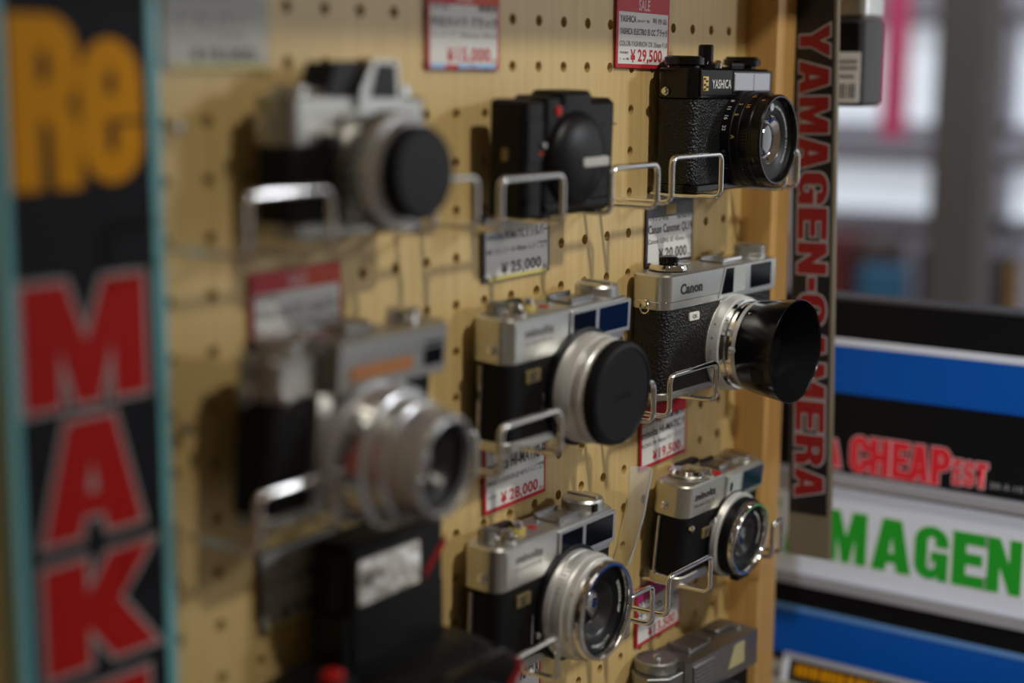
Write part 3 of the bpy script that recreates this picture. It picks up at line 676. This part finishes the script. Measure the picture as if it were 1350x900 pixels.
br = c.lens('lens_barrel', L, [(.0312, .001), (.0313, .0030), (.0305, .0082), (.0298, .0088), (.0290, .0088)], 'lens_alu')
for i_, s_ in enumerate(('4', '8', '15', '30', '60')): barrel_text(s_, L, .0311, .0030, 150+i_*17, .0032, c.lm, 'orange_paint' if i_ == 2 else 'engrave_grey', br)
r2 = c.lens('aperture_ring', L, [(.0290, .0086), (.0294, .0092), (.0292, .0120), (.0280, .0124), (.0280, .0150), (.0287, .0154), (.0285, .0172), (0, .0172)], 'polished')
for i_, s_ in enumerate(('1.9', '4', '8')): barrel_text(s_, L, .0294, .0094, 140+i_*22, .0024, c.lm, 'engrave', r2)
r3 = c.lens('focus_ring', L, [(.0270, .0170), (.0286, .0174), (.0284, .0202), (.0280, .0206), (0, .0206)], 'lens_alu')
obj('grip_teeth', knurl(L, .0285, .0178, .0200, 110, .0003, c.lm), 'lens_alu', r3)
sd = c.lens('focus_stud', (L[0]-.0262, L[1]+.0008), [(0, .016), (.0030, .016), (.0032, .0215), (.0024, .0226), (0, .0226)], 'lens_alu', None, 18)
hd = c.lens('lens_hood', L, [(.0268, .0200), (.0290, .0204), (.0298, .0222), (.0332, .0478), (.0328, .0482), (.0322, .0474), (.0290, .0240), (.0262, .0236), (.0240, .0250), (.0232, .0250)], 'black_paint')
c.lens('hood_lining', L, [(.0321, .0470), (.0288, .0242), (.0260, .0238)], 'black_satin', hd)
obj('hood_stud', lathe(NB(), [(0, 0), (.0012, 0), (.001, .001), (0, .0013)], (0, 0), lambda a, b, h: (L[0]+(.0299+h)*cos(radians(128))-a*sin(radians(128)), -c.T/2-.0245-b, L[1]+(.0299+h)*sin(radians(128))+a*cos(radians(128))), 10), 'polished', hd)
nb = NB(); prism(nb, [(L[0]+.0317*cos(radians(a)), L[1]+.0317*sin(radians(a))) for a in (196, 204, 212)]+[(L[0]+.0326*cos(radians(a)), L[1]+.0326*sin(radians(a))) for a in (212, 204, 196)], -c.T/2-.0330, -c.T/2-.0430, MAPY)
obj('hood_mark', nb, 'cap_plastic', hd)
nr = c.lens('name_ring', L, [(.0240, .0246), (.0150, .0225), (0, .0220)], 'black_satin', hd); c.glass(L, .0140, .0226, .0022, nr)

# --- black leather-textured camera
c = Cam('rangefinder_camera', 'black rangefinder camera with pebbled leather and a large black lens', (.1952, -.0190, -.1001), (.4, .7, .2), .1045, .0296, .0755)
c.body(.0565, .0050, .0080, 'black_paint', 'leather', 'black_paint'); H = c.H
fr = c.front('front_fascia', -.0480, .0500, .0590, .0745, .0006, 'black_satin')
bz = c.front('window_bezel', -.0062, .0475, .0602, .0742, .0011, 'black_paint', fr)
c.front('frame_window', -.0048, .0218, .0618, .0731, .0014, 'pane_silver', bz)
c.front('viewfinder_window', .0222, .0455, .0618, .0731, .0014, 'pane_silver', bz)
em = c.front('emblem', -.0455, -.0385, .0616, .0706, .0009, 'gold_bright', fr)
nb = NB()
for x_, z_ in ((-.0440, .0690), (-.0412, .0676), (-.0436, .0655), (-.0408, .0642), (-.0438, .0628)): prism(nb, rr(x_, z_, .0024, .0012, .0005, 2), -c.T/2-.0009, -c.T/2-.0013, MAPY)
obj('emblem_relief', nb, 'engrave', em)
text('YASHICA', (-.0338, -.0085, .0632, .0687), c.F(.0008), 'white_paint', fr, .012)
knob(c.root, 'advance_dial', -.036, .003, H, [(0, 0), (.0095, 0), (.0095, .0012), (.0125, .0020), (.0125, .0062), (.0110, .0072), (0, .0072)], 'black_paint', 36)
kb = knob(c.root, 'shutter_button', -.0125, .001, H, [(0, 0), (.0085, 0), (.0085, .0025), (.0048, .0040), (.0048, .0135), (.0040, .0145), (0, .0145)], 'black_paint')
knob(c.root, 'check_lamp', -.0020, -.002, H, [(0, 0), (.0030, 0), (.0030, .0035), (.0016, .0050), (0, .0052)], 'polished', 16)
sh = obj('accessory_shoe', block(NB(), .004, .022, -.009, .009, H-.0002, H+.0012, .001, .0004), 'black_satin', c.root)
for y0, y1 in ((-.009, -.0066), (.0066, .009)): obj('shoe_rail', block(NB(), .004, .022, y0, y1, H+.0012, H+.0036, .0008, .0003), 'black_satin', sh)
rd = knob(c.root, 'rewind_dial', .036, .000, H, [(0, 0), (.0090, 0), (.0090, .0015), (.0122, .0022), (.0122, .0056), (.0110, .0066), (0, .0066)], 'black_paint', 36)
obj('crank', block(NB(), .033, .039, -.0105, .0105, H+.0062, H+.0078, .001, .0004), 'black_satin', rd)
c.lug(.0062, .0612, False)
L = (.0111, .0317)
br = c.lens('lens_barrel', L, [(0, -.001), (.0303, -.001), (.0303, .0060), (.0296, .0066), (.0296, .0110), (.0290, .0115), (.0290, .0128), (0, .0128)], 'black_satin')
fr2 = c.lens('focus_ring', L, [(.0280, .0120), (.0293, .0124), (.0293, .0180), (.0287, .0186), (.0287, .0196), (.0252, .0196)], 'black_paint')
obj('grip_teeth', knurl(L, .0293, .0132, .0172, 90, .0003, c.lm), 'black_satin', fr2)
rim = c.lens('filter_ring', L, [(.0270, .0190), (.0284, .0194), (.0285, .0250), (.0278, .0260), (.0266, .0260), (.0260, .0250), (.0256, .0225)], 'black_paint')
for s_, a_, h_, m_, par, r_ in (('22', 166, .0008, 'white_paint', br, .0303), ('16', 153, .0008, 'white_paint', br, .0303), ('11', 140, .0008, 'white_paint', br, .0303), ('8', 128, .0008, 'white_paint', br, .0303), ('A', 176, .0070, 'yellow_plastic', br, .0296), ('5', 148, .0070, 'yellow_plastic', br, .0296), ('3', 132, .0072, 'yellow_plastic', br, .0296), ('10', 135, .0128, 'orange_paint', fr2, .0296), ('15', 115, .0128, 'orange_paint', fr2, .0296), ('6', 120, .0200, 'orange_paint', rim, .0285), ('0.8', 196, .0012, 'engrave_grey', br, .0303), ('1.2', 214, .0010, 'engrave_grey', br, .0303), ('∞', 205, .0200, 'engrave_grey', rim, .0285)):
    barrel_text(s_, L, r_, h_, a_, .0034, c.lm, m_, par)
nr = c.lens('name_ring', L, [(.0256, .0225), (.0250, .0215), (.0158, .0200), (.0152, .0196)], 'black_satin', rim)
ring_text('COLOR-YASHINON DX 1:1.8 f=35mm', L, .0205, .0210, 20, .0027, c.lm, 'white_paint', nr)
c.lens('meter_cell', (L[0]-.0030, L[1]+.0205), [(.0030, .0214), (.0024, .0218), (0, .0216)], 'pane_silver', nr, 16)
ic = c.inner(L, .0152, .0196, .0110, .0165, nr, 3, 'polished'); c.glass(L, .0112, .0164, .0030, ic)

# --- silver camera with black and chrome lens
c = Cam('rangefinder_camera', 'silver rangefinder camera with a black and chrome lens and a side plastic strip', (.1978, -.0172, -.3525), (-1.4, 5.2, -.1), .1035, .0266, .0675)
c.body(.0452, .0065, .0085, 'warm_chrome', 'leather_fine', 'warm_chrome'); H = c.H; k = H-.0715
bz = c.front('window_bezel', -.0020, .0505, .0520+k, .0695+k, .0009, 'warm_chrome', r=.001)
c.front('rangefinder_window', .0008, .0175, .0550+k, .0685+k, .0011, 'pane_milk', bz); c.front('rangefinder_slot', .0030, .0065, .0575+k, .0640+k, .0013, 'pane_dark', bz)
c.front('viewfinder_window', .0205, .0485, .0540+k, .0680+k, .0011, 'pane_blue', bz)
text('minolta', (-.0412, -.0150, .0605+k, .0658+k), c.F(.0002), 'engrave', c.root, .035, .1)
text('HI-MATIC F', (-.0412, -.0160, .0558+k, .0580+k), c.F(.0002), 'engrave_grey', c.root, .02)
bd = c.front('badge', -.0280, -.0170, .0322+k, .0392+k, .0008, 'gold'); text('F', (-.0245, -.0200, .0335+k, .0380+k), c.F(.0010), 'engrave', bd, .04)
obj('sync_stud', lathe(NB(), [(0, 0), (.0024, 0), (.0024, .0018), (.0014, .0024), (0, .0024)], (-.0430, .0432+k), c.lm, 14), 'polished', c.root)
lv = knob(c.root, 'advance_dial', -.0270, .0030, H, [(0, 0), (.0110, 0), (.0122, .0010), (.0125, .0028), (.0105, .0050), (.0060, .0058), (0, .0056)], 'polished', 36)
obj('advance_lever', block(NB(), -.030, -.004, .0060, .0125, H+.0030, H+.0062, .003, .001), 'black_plastic', lv)
knob(c.root, 'shutter_button', -.0165, -.0068, H, [(0, 0), (.0042, 0), (.0042, .0014), (.0026, .0022), (.0024, .0046), (0, .0050)], 'polished')
knob(c.root, 'index_dot', -.0075, -.0085, H, [(0, 0), (.0034, 0), (.0034, .0008), (0, .0008)], 'red_dot')
sh = obj('accessory_shoe', block(NB(), .002, .018, -.006, .010, H-.0002, H+.0010, .001, .0004), 'dull_chrome', c.root)
obj('shoe_rail', block(NB(), .002, .018, .0080, .010, H+.0010, H+.0028, .0006, .0002), 'black_satin', sh); obj('shoe_rail', block(NB(), .002, .018, -.006, -.004, H+.0010, H+.0028, .0006, .0002), 'polished', sh)
rd = knob(c.root, 'rewind_dial', .0345, .0005, H, [(0, 0), (.0105, 0), (.0105, .0024), (.0094, .0034), (0, .0034)], 'warm_chrome', 36)
obj('crank', block(NB(), .0325, .0375, -.0090, .0060, H+.0032, H+.0044, .001, .0004), 'polished', rd)
c.lug(.0025, .0568+k, False); c.hinge(.0050, .0060, .0490+k)
L = (.0101, .0275+k)
c.lens('mount_ring', L, [(0, -.001), (.0296, -.001), (.0296, .0010), (.0270, .0022), (0, .0022)], 'black_satin')
br = c.lens('lens_flange', L, [(.0270, .0015), (.0287, .0020), (.0289, .0056), (.0282, .0064), (.0258, .0064)], 'lens_alu')
for i_ in range(3): obj('mount_tab', block(NB(), L[0]-.0292+.0016*i_, L[0]-.0262+.0012*i_, L[1]+.0035+.0005*i_, L[1]+.0150+.0012*i_, -c.T/2-.0004-.0007*i_, -c.T/2-.0009-.0007*i_, .001, .0001, MAPY), 'polished', br)
r2 = c.lens('focus_ring', L, [(.0250, .0060), (.0262, .0064), (.0262, .0124), (.0252, .0132), (.0246, .0132)], 'black_satin')
obj('grip_teeth', knurl(L, .0262, .0075, .0112, 80, .0003, c.lm), 'black_satin', r2)
rim = c.lens('filter_ring', L, [(.0240, .0128), (.0250, .0134), (.0249, .0164), (.0242, .0175), (.0228, .0175), (.0220, .0165), (.0216, .0145)], 'polished')
nr = c.lens('name_ring', L, [(.0216, .0145), (.0212, .0138), (.0135, .0125), (.0130, .0122)], 'black_satin', rim)
ring_text('ROKKOR 1:2.7 f=38mm', L, .0170, .0136, 20, .0026, c.lm, 'white_paint', nr)
ic = c.inner(L, .0130, .0122, .0075, .0095, nr); c.glass(L, .0076, .0094, .0018, ic)
tb_ = NB(); block(tb_, L[0]-.004, L[0]+.012, L[1]-.0305, L[1]-.0240, -c.T/2-.0066, -c.T/2-.0125, .001, .0004, MAPY); obj('focus_tab', tb_, 'black_plastic', r2)

# --- black clamshell camera with flash
c = Cam('clamshell_camera', 'black clamshell compact camera with clip-on flash and red button', (.0032, -.0242, -.1031), (-1.7, 2.1, -.7), .0866, .0232, .0624)
H = c.H; T = c.T
obj('body', block(NB(), -.0255, .0433, -T/2, T/2, 0, H-.0010, .0055, .0030, seg=7), 'black_plastic', c.root)
obj('button_block', block(NB(), -.0250, -.0095, -T/2-.0002, T/2-.001, H-.012, H+.0010, .004, .0016, seg=6), 'black_plastic', c.root)
obj('finder_hump', block(NB(), -.0110, .0200, -T/2-.0003, T/2-.001, H-.012, H+.0034, .005, .0020, seg=6), 'black_plastic', c.root)
fl = obj('flash_unit', block(NB(), -.0433, -.0262, -T/2-.0012, T/2, .0005, H-.0008, .0035, .0016, seg=6), 'black_plastic', c.root)
obj('flash_window', block(NB(), -.0410, -.0285, .030, .052, -T/2-.0010, -T/2-.0018, .001, .0003, MAPY), 'black_satin', fl)
obj('flash_switch', block(NB(), -.0300, -.0266, .0370, .0400, -T/2-.0010, -T/2-.0034, .001, .0004, MAPY), 'dull_chrome', fl)
obj('switch_mark', block(NB(), -.0310, -.0280, .0335, .0352, -T/2-.0010, -T/2-.0020, .0006, .0002, MAPY), 'red_dot', fl)
obj('maker_plate', block(NB(), -.0020, .0020, .030, .037, -.0440, -.0432, .0015, .0003, MAPX), 'gold', fl)
obj('shutter_button', block(NB(), -.0162, -.0112, .0532, .0582, -T/2+.001, -T/2-.0012, .001, .0004, MAPY), 'red_dot', c.root)
dome = NB(); rows = []; cx, cz, rx, rz = .0030, .0300, .0262, .0258
for iv in range(9):
    f = iv/8*pi/2; rows.append([dome.verts.new((cx+rx*cos(f)*cos(2*pi*k_/48), -T/2+.001-.0100*sin(f)**.8, cz+rz*cos(f)*sin(2*pi*k_/48))) for k_ in range(48)] if iv < 8 else [dome.verts.new((cx, -T/2+.001-.0100, cz))])
for a, b in zip(rows, rows[1:]):
    for k_ in range(48):
        j = (k_+1) % 48
        dome.faces.new((a[k_], a[j], b[j], b[k_]) if len(b) > 1 else (a[k_], a[j], b[0]))
sl = obj('sliding_cover', dome, 'black_satin', c.root, 50)
obj('cover_rail', block(NB(), -.024, .042, .0035, .0080, -T/2+.001, -T/2-.0016, .002, .0006, MAPY), 'black_plastic', sl)
obj('name_bar', block(NB(), -.0015, .0225, .0262, .0312, -T/2-.0050, -T/2-.0098, .0012, .0004, MAPY), 'paper_grey', sl)
obj('seam', block(NB(), .0285, .0425, .0470, .0478, -T/2+.0005, -T/2-.0004, .0003, .0001, MAPY), 'black_paint', c.root)

# --- silver camera with prism hump and black lens cap
c = Cam('reflex_camera', 'silver camera with a prism hump and a round black lens cap', (-.1645, -.0228, -.1008), (.4, -.1, 1.0), .0966, .0230, .0615)
c.body(.0395, .0070, .0070, 'dark_chrome', 'leather_fine', 'dark_chrome'); H = c.H; T = c.T
pr = NB(); prism(pr, [(-.022, H-.001), (-.0150, .0762), (.0150, .0775), (.0225, .0640), (.0225, H-.001)], -T/2+.002, T/2-.003, MAPY)
ph = obj('prism_housing', pr, 'black_satin', c.root)  # black colour stands in for the dark reflection on the left slope
fp = NB(); prism(fp, [(-.0075, .0480), (-.0045, .0640), (.0045, .0780), (.0215, .0775), (.0235, .0640), (.0235, .0480)], -T/2+.0022, -T/2-.0028, MAPY)
obj('prism_front', fp, 'dark_chrome', c.root)
wd = NB(); prism(wd, [(.0015, .0608), (.0068, .0760), (.0190, .0757), (.0200, .0608)], -T/2-.0026, -T/2-.0034, MAPY); obj('finder_plate', wd, 'black_satin', ph, 0)
knob(c.root, 'shutter_dial', -.034, .001, H, [(0, 0), (.0085, 0), (.0085, .0035), (.0075, .0042), (0, .0042)], 'satin_chrome'); knob(c.root, 'shutter_button', -.022, -.004, H, [(0, 0), (.0030, 0), (.0030, .0028), (0, .0034)], 'polished')
knob(c.root, 'rewind_dial', .036, .001, H, [(0, 0), (.0090, 0), (.0090, .0050), (0, .0056)], 'satin_chrome')
c.front('mount_plate', -.0165, .0200, .0040, .0560, .0026, 'dark_chrome', r=.006)
c.front('release_pad', -.0290, -.0125, .0385, .0450, .0012, 'black_satin')
c.lug(.002, .050)
L = (.0013, .0288)
c.lens('mount_ring', L, [(0, .001), (.0235, .001), (.0245, .0060), (.0240, .0090), (0, .009)], 'satin_chrome')
br = c.lens('lens_barrel', L, [(.0230, .0085), (.0258, .0095), (.0263, .0200), (.0255, .0225), (.0225, .0235), (.0215, .0260), (0, .026)], 'barrel_grey')
obj('focus_scallops', knurl(L, .0260, .0110, .0185, 26, .0008, c.lm, .5), 'device_grey', br)
cp = c.lens('lens_cap', L, [(.0188, .0255), (.0203, .0262), (.0203, .0335), (.0192, .0350), (0, .0352)], 'cap_plastic')
obj('grip_teeth', knurl(L, .0203, .0272, .0325, 60, .0005, c.lm), 'cap_plastic', cp)

# --- silver camera with long silver lens
c = Cam('rangefinder_camera', 'silver camera with an orange meter strip and a long stepped silver lens', (-.1752, -.0245, -.2226), (5.0, 3.5, 1.5), .1264, .0225, .0743)
c.body(.0555, .0055, .0070, 'dark_chrome', 'leather_fine', 'dark_chrome'); H = c.H; T = c.T
mp_ = c.front('mount_plate', -.0345, .0330, .0030, .0560, .0030, 'satin_chrome', r=.004)
hs = NB(); prism(hs, [(-.0310, -T/2+.004), (-.0290, -T/2-.0090), (.0560, -T/2-.0090), (.0650, -T/2-.0010), (.0650, -T/2+.010), (-.0310, -T/2+.010)], .0560, .0790, MAPZ)
hm = obj('meter_housing', hs, 'dark_chrome', c.root, 20)
c.front('meter_strip', -.0215, .0270, .0610, .0672, .0100, 'meter_amber', hm, .0088); c.front('viewfinder_window', .0375, .0530, .0605, .0720, .0098, 'pane_dark', hm, .0088)
c.front('strip_edge', -.0235, .0550, .0690, .0705, .0100, 'dull_chrome', hm, .0088)
obj('accessory_shoe', block(NB(), -.006, .016, -.006, .010, .0790, .0815, .001, .0005), 'dull_chrome', c.root)
knob(c.root, 'shutter_dial', -.045, .000, H, [(0, 0), (.0100, 0), (.0100, .0055), (.0085, .0065), (0, .0065)], 'satin_chrome'); knob(c.root, 'shutter_button', -.0335, -.002, H, [(0, 0), (.0038, 0), (.0034, .0080), (0, .0088)], 'polished')
knob(c.root, 'rewind_dial', .052, .003, .0790, [(0, -.004), (.0085, -.004), (.0085, .0045), (.0070, .0055), (0, .0055)], 'polished')
obj('advance_lever', block(NB(), -.060, -.026, .004, .0100, H+.0015, H+.0045, .003, .001), 'black_plastic', c.root)
c.lug(.001, .0600)
obj('plate_stud', lathe(NB(), [(0, 0), (.0030, 0), (.0028, .002), (0, .003)], (-.055, .0575), c.lm, 14), 'polished', c.root)
L = (-.0005, .0265)
b1 = c.lens('lens_barrel', L, [(0, .001), (.0330, .001), (.0335, .0060), (.0322, .0090), (.0300, .0095), (.0300, .0160), (0, .016)], 'barrel_grey')
b2 = c.lens('focus_ring', L, [(.0280, .0150), (.0308, .0160), (.0310, .0235), (.0298, .0245), (.0270, .0250), (0, .025)], 'barrel_grey')
obj('grip_teeth', knurl(L, .0309, .0168, .0228, 44, .0010, c.lm), 'polished', b2)
b3 = c.lens('aperture_ring', L, [(.0255, .0240), (.0278, .0250), (.0275, .0330), (.0262, .0340), (.0240, .0345), (0, .0345)], 'barrel_grey')
b4 = c.lens('front_barrel', L, [(.0225, .0340), (.0255, .0350), (.0250, .0440), (.0232, .0490), (.0216, .0500), (.0205, .0490), (.0200, .0450)], 'barrel_grey')
nr = c.lens('name_ring', L, [(.0202, .0460), (.0196, .0440), (.0150, .0425)], 'black_satin', b4); ic = c.inner(L, .0150, .0425, .0095, .0370, nr); c.glass(L, .0098, .0368, .002, ic)
barrel_text('•', L, .0278, .028, 262, .010, c.lm, 'red_dot', b3)

# --- black instant camera with raised flash
t = thing('instant_camera', 'black instant camera with raised flash, red stripe and red shutter button', 'camera', (-.165, -.045, -.353))
fh = obj('flash_head', block(NB(), -.0130, .0610, .0100, .0355, .046, .1085, .006, .0035, seg=6), 'black_plastic', t)
obj('flash_window', block(NB(), -.0070, .0390, .0790, .1010, .0102, .0088, .0015, .0004, MAPY), 'flash_glass', fh)
wd = NB(); prism(wd, [(.0435, .0790), (.0600, .0930), (.0600, .0985), (.0435, .0845)], .0101, .0096, MAPY); obj('red_stripe', wd, 'stripe_red', fh, 0)
bd = NB(); loft(bd, [(rr(.006, .004, .118, .066, .010, 6), 0), (rr(.006, .004, .122, .070, .012, 6), .006), (rr(.006, .004, .120, .070, .012, 6), .034), (rr(.006, .006, .112, .060, .012, 6), .0470), (rr(.006, .008, .104, .048, .010, 6), .0510)], MAPZ)
bo = obj('body', bd, 'black_plastic', t, 40)
obj('shutter_button', lathe(NB(), [(0, 0), (.0052, 0), (.0052, .003), (.0040, .0045), (0, .005)], (-.0530, -.0150), lambda a, b, h: (a, b-.3*h, .0640+h), 20), 'red_dot', t)
obj('button_pedestal', block(NB(), -.0640, -.0430, -.0240, .0100, .0400, .0642, .005, .002), 'black_plastic', t)
obj('front_bezel', block(NB(), -.010, .055, .008, .052, -.0300, -.0400, .010, .003, MAPY, 6), 'black_paint', t)
wd = NB(); prism(wd, [(.0440, .0300), (.0560, .0400), (.0560, .0460), (.0440, .0360)], -.0320, -.0405, MAPY); obj('red_stripe', wd, 'stripe_red', t, 0)
lb = NB(); lathe(lb, [(.016, -.0400), (.016, -.0480), (.013, -.0490), (.011, -.0450), (0, -.0445)], (.018, .030), MAPY, 32); obj('lens_barrel', lb, 'black_satin', t)
for x_ in (-.044, -.038): obj('control_knob', lathe(NB(), [(0, 0), (.0035, 0), (.003, .003), (0, .0035)], (x_, -.004), lambda a, b, h: (a, b, .0555+h), 14), 'device_grey', t)
for sx in (-.012, .058): obj('hinge_arm', block(NB(), sx-.003, sx+.003, .012, .030, .045, .075, .001, .0005), 'black_plastic', t)

# --- grey camera with knurled dial, cut by the lower edge
t = thing('viewfinder_camera', 'dull grey camera with a knurled dial on its octagonal end', 'camera', (.1865, -.0190, -.4800), pose(-4, 0, 0))
oc = lambda w_, d_, ch: [(-w_+ch, -d_), (w_-ch, -d_), (w_, -d_+ch), (w_, d_-ch), (w_-ch, d_), (-w_+ch, d_), (-w_, d_-ch), (-w_, -d_+ch)]
def octo(name, w_, d_, z0_, z1_, m, ch=.010):
    return obj(name, loft(NB(), [(oc(w_-.0006, d_-.0006, ch), z0_), (oc(w_, d_, ch), z0_+.0008), (oc(w_, d_, ch), z1_-.0008), (oc(w_-.0006, d_-.0006, ch), z1_)], MAPZ), m, t, 20)
octo('bottom_plate', .060, .0150, 0, .006, 'dull_chrome'); octo('body', .0595, .0145, .006, .046, 'leather_fine'); octo('top_plate', .060, .0150, .046, .0690, 'dull_chrome')
hs = NB(); prism(hs, [(-.0300, -.0190), (.0540, -.0190), (.0560, -.0160), (.0560, .0100), (.0500, .0130), (-.0300, .0130), (-.0330, .0090), (-.0330, -.0160)], .0500, .0745, MAPZ)
hg = obj('finder_housing', hs, 'dull_chrome', t, 20)
obj('name_plate', block(NB(), -.0280, -.0020, .0535, .0715, -.0188, -.0202, .001, .0003, MAPY), 'dull_chrome', hg)
nb = NB()
for ix in range(9):
    for iz in range(6): prism(nb, rr(-.0255+ix*.0026, .0555+iz*.0028, .0014, .0016, .0003, 1), -.0201, -.0206, MAPY)
obj('meter_bumps', nb, 'dull_chrome', hg)
wd = NB(); prism(wd, [(.0160, .0565), (.0360, .0565), (.0360, .0715), (.0240, .0715)], -.0188, -.0194, MAPY); obj('viewfinder_window', wd, 'pane_straw', hg, 0)
dl = knob(t, 'film_dial', -.0400, .0020, .0690, [(0, 0), (.0135, 0), (.0140, .0008), (.0140, .0066), (.0128, .0076), (.0118, .0072), (0, .0070)], 'dull_chrome', 48)
obj('dial_teeth', zknurl(-.0400, .0020, .0140, .0702, .0752, 70, .0004), 'satin_chrome', dl)
knob(dl, 'shutter_button', -.0400, .0020, .0690, [(0, .007), (.0030, .007), (.0026, .0092), (0, .0098)], 'polished', 16)
sh = obj('accessory_shoe', block(NB(), -.0160, .0100, -.0080, .0100, .0743, .0756, .001, .0004), 'dull_chrome', t)
for x0 in (-.0160, .0082): obj('shoe_rail', block(NB(), x0, x0+.002, -.0080, .0100, .0756, .0780, .0006, .0003), 'dull_chrome', sh)
obj('rewind_crank', block(NB(), .026, .050, -.0040, .0090, .0743, .0772, .003, .0008), 'dull_chrome', t)
knob(t, 'crank_stud', .0450, -.0085, .0745, [(0, 0), (.0022, 0), (.0020, .003), (0, .0034)], 'polished', 14)
lb = NB(); lathe(lb, [(0, -.014), (.024, -.014), (.024, -.022), (.021, -.026), (.019, -.030), (.016, -.030), (.013, -.026), (0, -.025)], (.012, .026), MAPY, 40); obj('lens_barrel', lb, 'black_satin', t)
